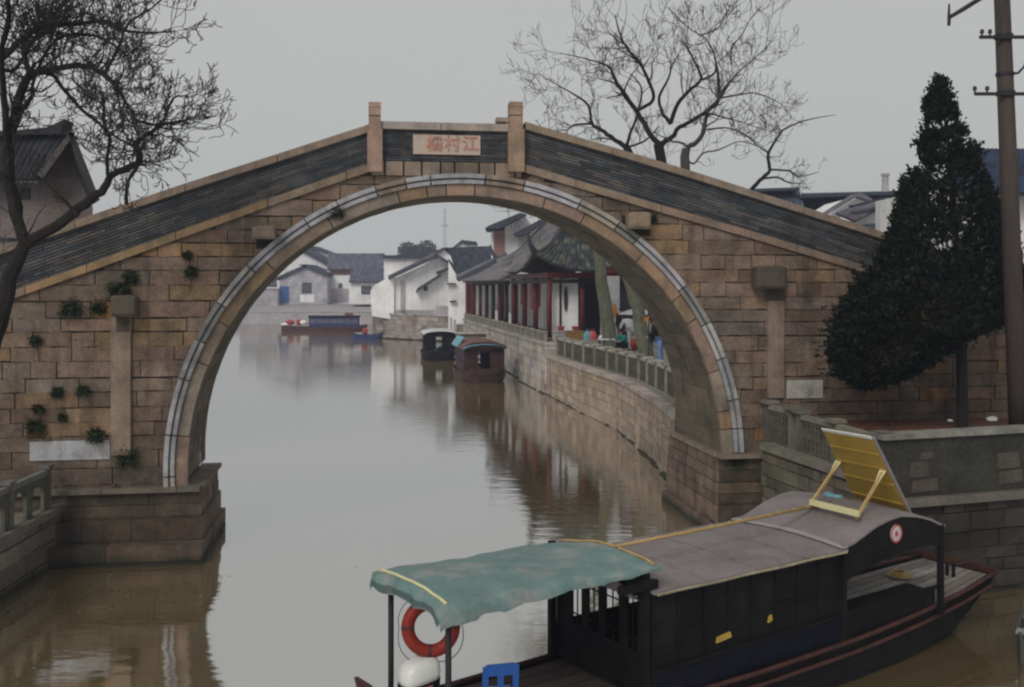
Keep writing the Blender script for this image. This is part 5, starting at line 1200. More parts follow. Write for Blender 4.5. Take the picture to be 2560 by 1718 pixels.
for w_ in (-.02, 1.92): m = MB(); m.bar(K(-.06, w_, .6), K(-.06, w_, 2.22), .09, .09, up=BA); m.build('corner_post', M['boatwood'], boat)
m = MB(); m.bar(K(-.12, -.12, 2.12), K(-.12, 2.05, 2.12), .09, .09); m.bar(K(-.5, -.05, 2.08), K(.1, -.05, 2.08), .08, .1); m.build('end_beam', M['boatwood'], boat)
m = MB(); m.prism([K(-.09, .05, 1.86), K(-.09, 1.2, 1.88), K(-.09, .62, 2.04)], BA * .03); m.build('pale_gusset', M['canvas'], ew)
# main roof, slightly crowned
def roofz(l, w_): t = (w_ + .12) / 2.24; return ZR + .05 * math.sin(math.pi * min(max(t, 0), 1)) + .004 * math.sin(l * 5 + w_ * 3)
def sheet(mb, l0, l1, w0, w1, zf, nl=16, nw=12, th=.035, col=None):
    top = [[K(lerp(l0, l1, i / nl), lerp(w0, w1, j / nw), zf(lerp(l0, l1, i / nl), lerp(w0, w1, j / nw))) for j in range(nw + 1)] for i in range(nl + 1)]
    mb.loft(top, closed=False, col=col); bot = [[p - V((0, 0, th)) for p in r] for r in top]; mb.loft(bot, closed=False, col=col)
    for r, b in ((0, 0), (-1, -1)): mb.loft([top[r], bot[b]], closed=False, col=col)
    mb.loft([[r[0] for r in top], [r[0] for r in bot]], closed=False, col=col); mb.loft([[r[-1] for r in top], [r[-1] for r in bot]], closed=False, col=col)
m = MB(); sheet(m, 0, 3.72, -.14, 2.05, roofz); rf = m.build('cabin_roof', M['canvas'], boat)
m = MB(); n = 74
for i in range(n): l = lerp(.02, 3.68, i / n); m.ball(K(l + .02, -.155, roofz(l, -.14) - .03), .021, 6, 4)
m.build('eave_trim', mat('rope_trim', (.30, .26, .18), var=.3), rf)
def archz(l): return interp(l, [3.62, 3.9, 4.36, 4.7, 5.0, 5.4, 5.75, 6.08], [2.03, 2.08, 2.24, 2.31, 2.33, 2.27, 2.17, 2.03])
m = MB(); sheet(m, 3.64, 6.12, -.12, 2.0, lambda l, w_: archz(l) + .05 * math.sin(math.pi * (w_ + .12) / 2.12), 20, 10); cr = m.build('bow_canopy_roof', M['canvas'], boat)
m = MB()
for j in range(10):
    w0, w1 = lerp(-.13, 2.02, j / 10), lerp(-.13, 2.02, (j + 1) / 10); m.bar(K(3.66, w0, roofz(3.66, w0) + .03), K(3.66, w1, roofz(3.66, w1) + .03), .13, .022)
m.build('seam_batten', mat('seam_canvas', (.33, .31, .32), var=.1, ns=3), rf)
m = MB(); ls = np.linspace(3.66, 6.1, 18)
lowf = lambda l: interp(l, [3.66, 4.0, 4.6, 5.2, 5.7, 6.1], [1.50, 1.60, 1.70, 1.76, 1.76, 1.68])
for w_ in (1.94, -.1):
    m = MB(); m.prism([K(a, w_, lowf(a)) for a in ls] + [K(a, w_, archz(a) - .01) for a in ls[::-1]], BT * .04); fa = m.build('arch_fascia', M['boatwood'], boat)
for l, w_ in ((6.05, -.08), (6.05, 1.92), (3.70, -.06)): m = MB(); m.bar(K(l, w_, .62), K(l, w_, archz(l)), .08, .08, up=BA); m.build('canopy_post', M['boatwood'], boat)
for l in (.92, 1.85, 2.78):
    m = MB()
    for j in range(10):
        w0, w1 = lerp(-.13, 2.04, j / 10), lerp(-.13, 2.04, (j + 1) / 10); m.bar(K(l, w0, roofz(l, w0) + .004), K(l, w1, roofz(l, w1) + .004), .035, .012)
    m.build('roof_seam', M['canvas'], rf)
m = MB(); cc0 = K(6.9, 1.25, zgat(6.9) - .02)
for k in range(4):
    m.tube([cc0 + V((math.cos(a) * (.19 - .03 * k), math.sin(a) * (.19 - .03 * k), .02 + .02 * k)) for a in [q * math.pi / 8 for q in range(17)]], .016, 5, cap=False)
tag(m.build('rope_coil', M['bamboo']), 'small coil of pale rope lying on the bow deck', 'rope')
m = MB(); a0 = K(7.55, WC - .24, .98); b0 = V((10.6, 19.75, 1.7)); m.tube([a0.lerp(b0, t) - V((0, 0, .5 * 4 * t * (1 - t) * .5)) for t in np.linspace(0, 1, 12)], .012, 5); tag(m.build('mooring_rope', M['pole']), 'thin mooring rope running from the bow bollards to the wall', 'rope')
# emblem disc
ec = K(4.86, -.125, 2.06)
def disc(r0, r1, n0, m_, name, parent, star=False, seg=40):
    mb = MB(); pts = []
    if star:
        pts = [ec - BT * n0 + (BA * math.cos(a + 1.5708) + V((0, 0, 1)) * math.sin(a + 1.5708)) * (r1 if k % 2 == 0 else r1 * .5) for k, a in enumerate([i * math.pi / 5 for i in range(10)])]
        mb.prism(pts, BT * .006)
    elif r0 == 0:
        mb.prism([ec - BT * n0 + (BA * math.cos(i * 2 * math.pi / seg) + V((0, 0, 1)) * math.sin(i * 2 * math.pi / seg)) * r1 for i in range(seg)], BT * .01)
    else:
        for i in range(seg):
            a, b = i * 2 * math.pi / seg, (i + 1) * 2 * math.pi / seg; e = lambda t, r: ec - BT * n0 + (BA * math.cos(t) + V((0, 0, 1)) * math.sin(t)) * r
            mb.prism([e(a, r0), e(b, r0), e(b, r1), e(a, r1)], BT * .006)
    return mb.build(name, M[m_], parent)
ed = disc(0, .135, 0, 'plaster_old', 'emblem_disc', fa); disc(.112, .137, .008, 'signred', 'emblem_ring', fa); disc(0, .055, .008, 'signred', 'emblem_star', fa, True)
# bench and coaming under the canopy
m = MB(); m.prism([K(3.75, -.03, .6), K(6.0, -.02, .66), K(6.0, -.02, 1.04), K(3.75, -.03, 1.0)], BT * .04); m.bar(K(3.8, .25, .98), K(5.9, .25, 1.0), .34, .04); m.build('side_bench', M['boatwood'], boat)
m = MB(); m.prism([K(3.75, 1.45, .6), K(4.4, 1.45, .6), K(4.4, 1.45, 1.1), K(3.75, 1.45, 1.1)], BT * .4); m.build('locker', M['boatblue'], boat)
# teal tarpaulin awning over the stern
def tarpz(l, w_):
    t = (w_ + .08) / 1.95; base = lerp(2.36, 2.30, (l + 3) / 3.1); return base + .10 * math.sin(math.pi * t) - .09 * t + .012 * math.sin(l * 3.1 + w_ * 2) + .006 * math.sin(l * 9 + w_ * 7) + .004 * math.sin(w_ * 23 - l * 17)
m = MB(); nl, nw = 40, 24; l0, l1 = -2.98, .12
def tw_(l, t):
    wn = -.06 + .01 * math.sin(l * 5.1) ; wf = lerp(1.62, 1.97, (l + 3) / 3.1) + .01 * math.sin(l * 7.3); return lerp(wn, wf, t)
rows = []
for i in range(nl + 1):
    l = lerp(l0, l1, i / nl); r = []
    fl_ = .155 + .008 * math.sin(l * 6) + .008 * math.sin(l * 13.7) + .006 * math.sin(l * 31); fl_ *= lerp(1.45, .25, max(0, (l + 2.9) / 3) ** .8)
    for k, f in enumerate((1.0, .5)):
        w0 = tw_(l, 0); r.append(K(l + .02 * math.sin(l * 21), w0 - .035 * (1 + .6 * math.sin(l * 11 + k)), tarpz(l, w0) - fl_ * f))
    for j in range(nw + 1): w0 = tw_(l, j / nw); r.append(K(l, w0, tarpz(l, w0)))
    w0 = tw_(l, 1); r.append(K(l, w0 + .03, tarpz(l, w0) - .07 - .03 * math.sin(l * 9))); rows.append(r)
# stern flap
flap = []
for k, f in enumerate((1.0, .5)): flap.append([p + BA * (-.05 - .03 * math.sin(i * .9)) + V((0, 0, -(.19 + .03 * math.sin(i * .7)) * f * (0.25 if i < 2 else 1))) for i, p in enumerate(rows[0])])
rows = flap + rows
m.loft(rows, closed=False); m.loft([[p - V((0, 0, .012)) for p in r] for r in rows], closed=False); aw = m.build('awning', M['tarp'], boat, True)
for l in (-2.95, .06):
    m = MB(); m.tube([K(l, tw_(l, t), tarpz(l, tw_(l, t)) + .015) for t in np.linspace(.0, .96, 12)], [.018] * 12, 6); m.build('edge_cane', M['bamboo' if l > -1 else 'cream'], aw, True)
for (l, w_, z) in ((-2.80, .14, .55), (-2.80, 1.5, .55)): m = MB(); m.tube([K(l, w_, z), K(l, w_, tarpz(l, w_) - .02)], [.035, .035], 8); m.build('awning_post', M['iron'], boat, True)
m = MB(); m.prism([K(-2.9, WC - .8, .35), K(-2.9, WC + .95, .35), K(-3.05, WC + .95, .98), K(-3.02, WC + .62, .97), K(-2.92, WC + .3, .64), K(-2.9, WC - .8, .62)], BA * -.05); m.build('transom_board', M['hullred'], boat)

# lifebuoy hanging between the awning posts
lb = thing('life_ring', 'red orange life ring hanging at the stern under the teal awning', 'life ring', P(1077, 1640, 11.75), None)
c = P(1077, 1568, 11.75); ax = V((.12, -1, .18)).normalized(); e1 = V((1, .12, 0)).normalized(); e2 = ax.cross(e1).normalized(); e1 = e2.cross(ax)
def torus(mb, R0, rfun, a0, a1, n=48, k=12, ripple=0):
    rings = []
    for i in range(n + 1):
        a = lerp(a0, a1, i / n); d = e1 * math.cos(a) + e2 * math.sin(a); ring = []
        for j in range(k):
            b = 2 * math.pi * j / k; r = rfun(a) * (1 + ripple * math.cos(4 * b)); ring.append(c + d * (R0 + r * math.cos(b)) + ax * r * .8 * math.sin(b))
        rings.append(ring)
    mb.loft(rings, cap=False)
m = MB(); torus(m, .262, lambda a: .072, 0, 2 * math.pi, 64, 16, .05); m.build('ring_body', M['buoy'], lb, True)
for a in (-1.62, 0, 1.57, 3.14): m = MB(); torus(m, .262, lambda a: .077, a - .07, a + .07, 3, 16); m.build('ring_band', M['hullred'], lb, True)
m = MB(); pts = []
for i in range(65):
    a = 2 * math.pi * i / 64; s = .36 + .05 * abs(math.sin(2 * a)); pts.append(c + e1 * math.cos(a) * s + e2 * math.sin(a) * s + V((0, 0, -.02 * abs(math.sin(2 * a)))))
m.tube(pts, .006, 4, cap=False); m.tube([c + e2 * .3, P(1070, 1470, 11.75)], .006, 4); m.build('grab_rope', M['pole'], lb)
# outboard motor
om = thing('outboard_motor', 'white outboard motor with dark band clamped on the boat stern', 'outboard motor', K(-3.0, .78, .9))
def rrect(cx_, l, w_, z, hl, hw, tilt=0, n=16):
    out = []
    for i in range(n):
        a = 2 * math.pi * i / n; ca, sa = math.cos(a), math.sin(a); x = math.copysign(abs(ca) ** .55, ca) * hl; y = math.copysign(abs(sa) ** .55, sa) * hw; out.append(K(l + x, w_ + y, z + x * tilt))
    return out
def cowl(z0, z1, prof, name, mt, parent): m = MB(); m.loft([rrect(0, -2.88 + dx, .66, z, hl, hw, .12) for z, hl, hw, dx in prof]); return m.build(name, M[mt], parent, True)
cw = cowl(0, 0, [(1.30, .225, .165, 0), (1.36, .235, .17, 0), (1.45, .225, .16, .0), (1.51, .19, .14, .01), (1.545, .12, .10, .02), (1.55, .04, .04, .02)], 'cowl', 'white', om)
cowl(0, 0, [(1.19, .215, .155, 0), (1.20, .23, .165, 0), (1.29, .235, .168, 0), (1.30, .21, .155, 0)], 'cowl_band', 'boatblue', om)
cowl(0, 0, [(.96, .16, .12, 0), (.98, .19, .145, 0), (1.18, .215, .155, 0)], 'lower_cowl', 'white', om)
m = MB(); m.prism([K(-2.96, .492, 1.22), K(-2.81, .492, 1.22), K(-2.79, .492, 1.27), K(-2.94, .492, 1.27)], BT * .02); m.build('red_stripe', M['signred'], cw)
m = MB(); m.bar(K(-2.98, .66, 1.0), K(-3.0, .66, -.3), .10, .16, up=BA); m.bar(K(-2.86, .8, .92), K(-2.86, .8, .6), .14, .08, up=BA); m.build('shaft_leg', M['iron'], om)
m = MB(); m.tube([K(-2.82, .80, 1.06), K(-2.55, .72, 1.12), K(-2.38, .70, 1.13)], [.02, .02, .026], 8); m.build('tiller', M['iron'], om)
m = MB(); m.tube([K(-2.8, .9, 1.1), K(-2.6, 1.0, .9), K(-2.5, 1.1, .62), K(-2.2, 1.2, .58), K(-1.9, 1.0, .575), K(-1.7, 1.3, .575)], .014, 6); m.tube([K(-2.75, .7, 1.1), K(-2.6, .9, .75), K(-2.4, .8, .58)], .012, 6); tag(m.build('fuel_hose', M['iron']), 'black hose trailing from the outboard motor over the deck', 'hose')
m = MB(); m.tube([K(-2.15, 1.45, .59), K(-1.45, 1.15, .60)], [.035, .03], 6); tag(m.build('bamboo_offcut', M['bamboo']), 'short bamboo stick lying on the stern deck by the chair', 'stick')
# blue chair
ch = thing('plastic_chair', 'small bright blue plastic chair with two holes in its back on the stern deck', 'chair', K(-1.75, .45, .56))
cc = K(-1.84, .56, 0); f = V((.25, -.97, 0)).normalized(); sd = V((.97, .25, 0))
# backrest faces the camera: frame with two openings
def CB(x, z, off=0): return cc + sd * x + V((0, 0, z)) + f * (off) - f * (z - .9) * -.12
m = MB(); th_ = f * .025
H0, H1 = .92, 1.30
for (x0, x1, z0, z1) in ((-.22, .22, 1.17, 1.29), (-.22, -.15, .9, 1.17), (.15, .22, .9, 1.17), (-.035, .035, .9, 1.17), (-.22, .22, .78, .9)):
    m.prism([CB(x0, z0), CB(x1, z0), CB(x1, z1), CB(x0, z1)], th_)
m.prism([CB(-.19, 1.29), CB(.19, 1.29), CB(.17, 1.315), CB(-.17, 1.315)], th_); m.build('backrest', M['blueplastic'], ch)
m = MB(); m.prism([CB(-.22, .86, .0) , CB(.22, .86, .0), CB(.21, .86, .0) - f * -.0 + f * -.36, CB(-.21, .86, 0) + f * -.36], (0, 0, .03)); m.build('seat', M['blueplastic'], ch)
for x, y in ((-.2, 0), (.2, 0), (-.19, -.34), (.19, -.34)): m = MB(); p = CB(x, .86) + f * y; m.tube([p, V((p.x, p.y, .57)) + sd * x * .15 + f * (.04 if y == 0 else -.04)], [.025, .018], 6); m.build('leg', M['blueplastic'], ch)
# bamboo punting pole on the roof
m = MB(); a, b = P(1541, 1366, 13.3), P(2125, 1246, 16.6); m.tube([a, a.lerp(b, .35) + V((0, 0, -.01)), b], [.022, .024, .028], 8)
for k in range(1, 14): q = a.lerp(b, k / 14); m.tube([q - (b - a).normalized() * .012, q + (b - a).normalized() * .012], [.03, .03], 8)
tag(m.build('bamboo_pole', M['bamboo'], None, True), 'long yellow bamboo pole lying along the boat roof', 'pole')
# propped yellow board
yb = thing('propped_board', 'yellow ribbed board propped up on pale struts on the bow canopy', 'board', V((5.5, 16, 2.2)))
BL, BR, TR, TL = P(2145, 1262, 16.9), P(2277, 1296, 16.0), P(2179, 1096, 15.44), P(2056, 1075, 16.35)
nb = (BR - BL).cross(TL - BL).normalized(); 
if nb.y > 0: nb = -nb
bp_ = lambda s, t: BL.lerp(BR, s).lerp(TL.lerp(TR, s), t)
m = MB(); m.prism([bp_(0, 0), bp_(1, 0), bp_(1, 1), bp_(0, 1)], -nb * .03); pn = m.build('panel', M['yellow'], yb)
m = MB()
for t in (.18, .42, .62, .80): m.bar(bp_(.02, t) + nb * .012, bp_(.98, t) + nb * .012, .035, .022, up=nb)
m.build('rib', M['yellow'], pn)
m = MB(); m.bar(bp_(0, 1.005), bp_(1, 1.005), .05, .02, up=nb); m.build('top_trim', M['white'], pn)
m = MB(); m.bar(bp_(1.01, 0) - nb * .03, bp_(1.01, 1) - nb * .03, .02, .05, up=nb); m.build('side_trim', M['canvas'], pn)
for (fx_, fy_, Yf, s) in ((2020, 1271, 16.05, .06), (2139, 1300, 15.35, .94)):
    a = P(fx_, fy_, Yf); b = bp_(s, .60) + nb * .03; m = MB(); m.bar(a, b, .04, .04); st = m.build('strut', M['bamboo'], yb)
    m = MB(); d = (a - b).normalized(); m.prism([b + V((0, 0, .03)) - (BR - BL).normalized() * .06, b + V((0, 0, .02)) + (BR - BL).normalized() * .06, b + d * .30 + (BR - BL).normalized() * .015, b + d * .30 - (BR - BL).normalized() * .015], nb * .02); m.build('gusset', M['cream'], st)
m = MB(); m.bar(P(2026, 1255, 15.95), P(2147, 1285, 15.22), .05, .085); m.build('foot_bar', M['cream'], yb)
m = MB(); q = P(2085, 1243, 16.6); 
for k in range(4): m.ball(q + V((R.uniform(-.1, .1), R.uniform(-.1, .1), R.uniform(-.02, .03))), R.uniform(.06, .1), 8, 6, (1.3, 1, .6), jit=.12)
tag(m.build('cloth_bundle', M['cyan'], None, True), 'pale blue cloth bundle on the canopy behind the yellow board frame', 'cloth')
# fragment of a neighbouring boat at the right edge
nbt = thing('wooden_punt', 'weathered grey punt nosing in at the right edge beside the boat bow', 'boat', G(2560, 1560))
def K2(l, w_, z): o = G(2620, 1590, .2); a = V((.55, .83, 0)); t = V((-.83, .55, 0)); o.z = 0; return o + a * l + t * w_ + V((0, 0, z))
m = MB(); hull(m, [(-1.2, .25, .42, .15), (-.3, .42, .38, .3), (1.2, .5, .36, .4), (2.6, .5, .36, .4)], K2, 0, col=(.07, .065, .06)); m.build('hull', M['deck'], nbt)
m = MB()
for k in range(3): m.bar(K2(-.6 + k * .9, -.38, .38), K2(-.6 + k * .9, .38, .38), .2, .04, col=(.26, .25, .24))
m.build('thwart', M['deck'], nbt)

# ------------------------------------------------------------------ moored boats beyond the arch
def small_boat(name, label, c, ang, L, Wd, zg, cab, hullm, cabm, roofm, roofh, extra=None, over=.15, sidewin=True, crown=.15, posts=True):
    a = V((math.cos(ang), math.sin(ang), 0)); t_ = V((-math.sin(ang), math.cos(ang), 0)); c = V((c[0], c[1], 0))
    KK = lambda l, w_, z: c + a * l + t_ * w_ + V((0, 0, z))
    t = thing(name, label, 'boat', c); hw = Wd / 2
    m = MB(); hull(m, [(-L / 2, hw * .7, zg + .12, hw * .5), (-L * .3, hw * .97, zg, hw * .8), (0, hw, zg - .04, hw * .85), (L * .3, hw * .92, zg + .02, hw * .7), (L * .44, hw * .7, zg + .15, hw * .4), (L / 2, hw * .5, zg + .25, hw * .25)], KK, 0, zb=-.3); m.build('hull', M[hullm], t)
    m = MB(); m.prism([KK(-L * .46, -hw * .8, zg - .12), KK(L * .42, -hw * .75, zg - .12), KK(L * .42, hw * .75, zg - .12), KK(-L * .46, hw * .8, zg - .12)], (0, 0, .03), (.16, .13, .11)); m.build('deck', M['deck'], t)
    m = MB(); n = 14
    for sg in (-1, 1): m.tube([KK(-L / 2 + L * i / n, sg * hw * interp(i / n, [0, .2, .5, .8, .94, 1], [.7, .97, 1, .92, .7, .5]), zg + interp(i / n, [0, .2, .5, .8, .94, 1], [.12, 0, -.04, .02, .15, .25])) for i in range(n + 1)], .035, 5)
    m.build('gunwale', M['rail'], t)
    if cab:
        l0, l1 = cab
        for sg in (-1, 1):
            m = MB()
            m.prism([KK(l0, sg * hw * .82, zg - .1), KK(l1, sg * hw * .82, zg - .1), KK(l1, sg * hw * .82, zg + .45), KK(l0, sg * hw * .82, zg + .45)], t_ * sg * .04)
            m.prism([KK(l0, sg * hw * .82, roofh - .22), KK(l1, sg * hw * .82, roofh - .22), KK(l1, sg * hw * .82, roofh), KK(l0, sg * hw * .82, roofh)], t_ * sg * .04)
            k = max(2, int((l1 - l0) / .8))
            for j in range(k + 1): l = lerp(l0, l1, j / k); m.bar(KK(l, sg * hw * .82, zg - .1), KK(l, sg * hw * .82, roofh), .08, .08, up=a)
            m.build('cabin_side', M[cabm], t)
            m = MB(); m.prism([KK(l0 + .05, sg * hw * .80, zg + .4), KK(l1 - .05, sg * hw * .80, zg + .4), KK(l1 - .05, sg * hw * .80, roofh - .2), KK(l0 + .05, sg * hw * .80, roofh - .2)], t_ * sg * .02)
            m.build('cabin_window', M['winglass'], t)
        for l, nm in ((l0, 'end_wall'), (l1, 'end_wall')):
            m = MB(); m.prism([KK(l, -hw * .82, zg - .1), KK(l, -hw * .25, zg - .1), KK(l, -hw * .25, roofh), KK(l, -hw * .82, roofh)], a * .04); m.prism([KK(l, hw * .25, zg - .1), KK(l, hw * .82, zg - .1), KK(l, hw * .82, roofh), KK(l, hw * .25, roofh)], a * .04)
            m.prism([KK(l, -hw * .82, roofh - .2), KK(l, hw * .82, roofh - .2)] + [KK(l, hw * .82 * math.cos(q), roofh + crown * .95 * math.sin(q)) for q in [k * math.pi / 8 for k in range(9)]], a * .04); m.build(nm, M[cabm], t)
        m = MB(); n = 12; rows = []
        for i in range(2):
            l = (l0 - over, l1 + over)[i]; rows.append([KK(l, hw * (.95) * math.cos(math.pi * k / n), roofh + .02 + crown * math.sin(math.pi * k / n)) for k in range(n + 1)] + [KK(l, hw * (.92) * math.cos(math.pi * k / n), roofh - .05 + crown * math.sin(math.pi * k / n)) for k in range(n, -1, -1)])
        m.loft(rows); m.build('roof', M[roofm], t)
    return t, KK
b1, k1 = small_boat('moored_boat', 'dark cabin boat with curved whitish roof moored farther along the quay', (-5.75, 80.5), rad(-82), 6.0, 2.8, .55, (-1.6, 1.9), 'boatwood', 'boatwood', 'white', 2.0, crown=.28, over=.3)
m = MB(); m.prism([k1(2.0, -.3, .6), k1(2.5, -.7, .6), k1(2.4, .1, 1.2), k1(2.1, .2, 1.3)], (0, .3, .05)); m.build('green_cloth', M['teal'], b1)
for s in (-1, 1): m = MB(); m.bar(k1(2.2, s * 1.1, .5), k1(2.2, s * 1.1, 1.95), .06, .06); m.build('roof_post', M['boatwood'], b1)
b2, k2 = small_boat('moored_boat', 'brown cabin boat with faded red arched roof and pale blue tarpaulins', (-2.05, 63.2), rad(-80), 6.4, 2.9, .6, (-1.9, 2.2), 'brownpaint', 'brownpaint', 'brownroof', 2.0, crown=.42, over=.2)
m = MB(); rows = []
for i, l in enumerate((2.42, 2.9)): rows.append([k2(l, 1.38 * math.cos(math.pi * q / 10), 1.93 - i * .02 + .36 * math.sin(math.pi * q / 10)) for q in range(1, 10)])
m.loft(rows, closed=False); m.loft([[p - V((0, 0, .05)) for p in r] for r in rows], closed=False); m.build('blue_edge_tarp', M['cyan'], b2)
m = MB(); rows = []
for i, l in enumerate((-2.1, -.6, 1.0)): rows.append([k2(l, -1.45 + .1 * q, 2.05 + .14 * q + .03 * math.sin(l * 3 + q)) for q in range(5)])
m.loft(rows, closed=False); m.build('blue_side_tarp', M['cyan'], b2)
b3, k3 = small_boat('moored_boat', 'long navy passenger boat lying across the far end of the canal', (-23.4, 128), rad(4), 10.5, 2.2, .55, (-1.8, 4.2), 'hullred', 'navy', 'boatwood', 1.75, crown=.2)
m = MB(); m.box(k3(3.0, 0, 2.05), (1.0, .8, .5), rad(4)); m.build('wheelhouse', M['brownroof'], b3); m = MB(); m.ball(k3(-4.3, 0, 1.1), .5, 8, 6, (1.2, .8, .7)); m.ball(k3(-3.2, .2, 1.1), .4, 8, 6, (.9, .8, 1)); m.build('deck_cargo', M['redpanel'], b3)
m = MB(); m.ball(k3(-2.6, -.1, 1.1), .4, 8, 6, (1.2, .8, .7)); m.ball(k3(-4.9, -.1, .85), .35, 8, 6, (1.4, .8, .6)); m.build('pale_cargo', M['plaster'], b3)
b4, k4 = small_boat('moored_boat', 'small pale blue open dinghy beside the stone footings', (-15.2, 108.5), rad(-10), 3.1, 1.3, .55, None, 'navy', 'cyan', 'cyan', 1.4)
m = MB(); m.box(k4(-1.0, 0, .62), (.9, .8, .2), rad(-10)); m.build('pale_bow_cover', M['plaster_old'], b4)
m = MB(); m.ball(k4(-.4, 0, .9), .32, 8, 6, (1, .8, 1.1)); m.build('red_bundle', M['redpanel'], b4)
# landing steps between boats and promenade
ls_ = thing('landing_steps', 'small flight of pale stone landing steps behind the red roofed boat', 'steps', V((-2.1, 72.3, 0)))
m = MB()
for k in range(6): m.box((-2.9 + k * .0, 71.5 + k * .35, .35 + k * .4), (2.2, .5, .14), rad(9), (.42, .38, .35)); m.box((-2.9, 71.65 + k * .35, .15 + k * .4), (2.1, .4, .4), rad(9), (.2, .18, .16))
m.build('step', M['stone_trim'], ls_)
# mooring posts
for px, Y, lab in ((1136, 82, 'dark mooring post beside the white roofed boat'), (1127, 88, 'thin farther mooring post left of the landing steps')):
    c = P(px, 800, Y); m = MB(); m.tube([(c.x, Y, -.5), (c.x, Y, 3.0)], [.12, .10], 8); tag(m.build('mooring_post', M['plaster_old']), lab, 'post')

# ------------------------------------------------------------------ people and stall goods
def skinbody(name, verts, edges, radii, m, parent, sub=1):
    me = bpy.data.meshes.new(name); me.from_pydata(verts, edges, []); o = bpy.data.objects.new('tmp', me); COL.objects.link(o)
    sm = o.modifiers.new('s', 'SKIN'); 
    for i, r in enumerate(radii): me.skin_vertices[0].data[i].radius = (r, r) if not hasattr(r, '__len__') else r
    me.skin_vertices[0].data[0].use_root = True
    sb = o.modifiers.new('u', 'SUBSURF'); sb.levels = sub; sb.render_levels = sub
    bpy.context.view_layer.update(); m2 = bpy.data.meshes.new_from_object(o.evaluated_get(bpy.context.evaluated_depsgraph_get())); bpy.data.objects.remove(o)
    m2.name = name; m2.materials.clear(); m2.materials.append(m)
    for p in m2.polygons: p.use_smooth = True
    q = bpy.data.objects.new(name, m2); COL.objects.link(q)
    if parent: attach(q, parent)
    return q
def person(label, base, yaw, top, bottom, J=None, h=1.65, hairlen=.1, group=None):
    """J: dict overriding joint positions in body frame (x right, y forward, z up), metres for h=1.65"""
    s = h / 1.65; ca, sa = math.cos(yaw), math.sin(yaw); base = V(base)
    j = dict(pelvis=(0, 0, .92), waist=(0, .0, 1.06), chest=(0, .0, 1.26), neck0=(0, 0, 1.40), neck1=(0, .015, 1.46), head0=(0, .02, 1.52), head1=(0, .02, 1.62),
             hipL=(-.09, 0, .88), kneeL=(-.10, .02, .48), ankL=(-.10, -.01, .08), toeL=(-.11, .13, .03), hipR=(.09, 0, .88), kneeR=(.10, .02, .48), ankR=(.10, -.01, .08), toeR=(.11, .13, .03),
             shL=(-.18, 0, 1.35), elL=(-.24, .02, 1.08), wrL=(-.22, .14, .87), shR=(.18, 0, 1.35), elR=(.24, .02, 1.08), wrR=(.22, .14, .87))
    if J: j.update(J)
    Wp = lambda p: base + V((p[0] * ca - p[1] * sa, p[0] * sa + p[1] * ca, p[2])) * 1.0 if False else base + V(((p[0] * ca - p[1] * sa) * s, (p[0] * sa + p[1] * ca) * s, p[2] * s))
    names = list(j); idx = {n: i for i, n in enumerate(names)}; vs = [Wp(j[n]) for n in names]
    rr = dict(pelvis=.12, waist=.105, chest=.125, neck0=.07, neck1=.048, head0=.075, head1=.085, hipL=.085, kneeL=.055, ankL=.038, toeL=.035, hipR=.085, kneeR=.055, ankR=.038, toeR=.035, shL=.06, elL=.042, wrL=.027, shR=.06, elR=.042, wrR=.027)
    ed = [('pelvis', 'waist'), ('waist', 'chest'), ('chest', 'neck0'), ('neck0', 'neck1'), ('neck1', 'head0'), ('head0', 'head1'), ('pelvis', 'hipL'), ('hipL', 'kneeL'), ('kneeL', 'ankL'), ('ankL', 'toeL'), ('pelvis', 'hipR'), ('hipR', 'kneeR'), ('kneeR', 'ankR'), ('ankR', 'toeR'), ('chest', 'shL'), ('shL', 'elL'), ('elL', 'wrL'), ('chest', 'shR'), ('shR', 'elR'), ('elR', 'wrR')]
    E_ = [(idx[a], idx[b]) for a, b in ed]; RR = [rr[n] * s for n in names]
    # hands: palm, four fingers and thumb
    for sd_ in 'LR':
        w_ = vs[idx['wr' + sd_]]; e = vs[idx['el' + sd_]]; d = (w_ - e).normalized(); side = d.cross(V((0, 0, 1)))
        side = side.normalized() if side.length > .05 else V((1, 0, 0)); nn_ = side.cross(d)
        vs.append(w_ + d * .07 * s); RR.append(.026 * s); pi_ = len(vs) - 1; E_.append((idx['wr' + sd_], pi_))
        for k, fl in enumerate((.055, .07, .066, .05)):
            b0 = w_ + d * .09 * s + side * (k - 1.5) * .019 * s; b1 = b0 + (d * fl * .6 + nn_ * .01) * s; b2 = b1 + (d * fl * .4 - nn_ * .02) * s
            o = len(vs); vs += [b0, b1, b2]; RR += [.009 * s, .008 * s, .007 * s]; E_ += [(pi_, o), (o, o + 1), (o + 1, o + 2)]
        o = len(vs); vs += [w_ + (d * .04 + side * -.035) * s, w_ + (d * .075 + side * -.055) * s]; RR += [.011 * s, .008 * s]; E_ += [(pi_, o), (o, o + 1)]
    t = thing('person', label, 'person', base, group)
    body = skinbody('body', vs, E_, RR, M['skin'], t)
    # face: nose, eyes, ears as part of hair/feature meshes
    H = Wp(j['head1']); fw = V((-sa, ca, 0))
    rt = V((ca, sa, 0)); hc = Wp(j['head0']).lerp(H, .7)
    m = MB(); m.ball(hc + fw * .085 * s - V((0, 0, .02 * s)), .016 * s, 6, 4, (.8, 1, 1.5)); 
    for q in (-1, 1): m.ball(hc + rt * q * .085 * s - V((0, 0, .015 * s)), .022 * s, 6, 4, (.5, .8, 1.3))
    m.build('nose_and_ears', M['skin'], body, True)
    m = MB()
    for q in (-1, 1): m.ball(hc + fw * .078 * s + rt * q * .03 * s + V((0, 0, .012 * s)), .009 * s, 6, 4)
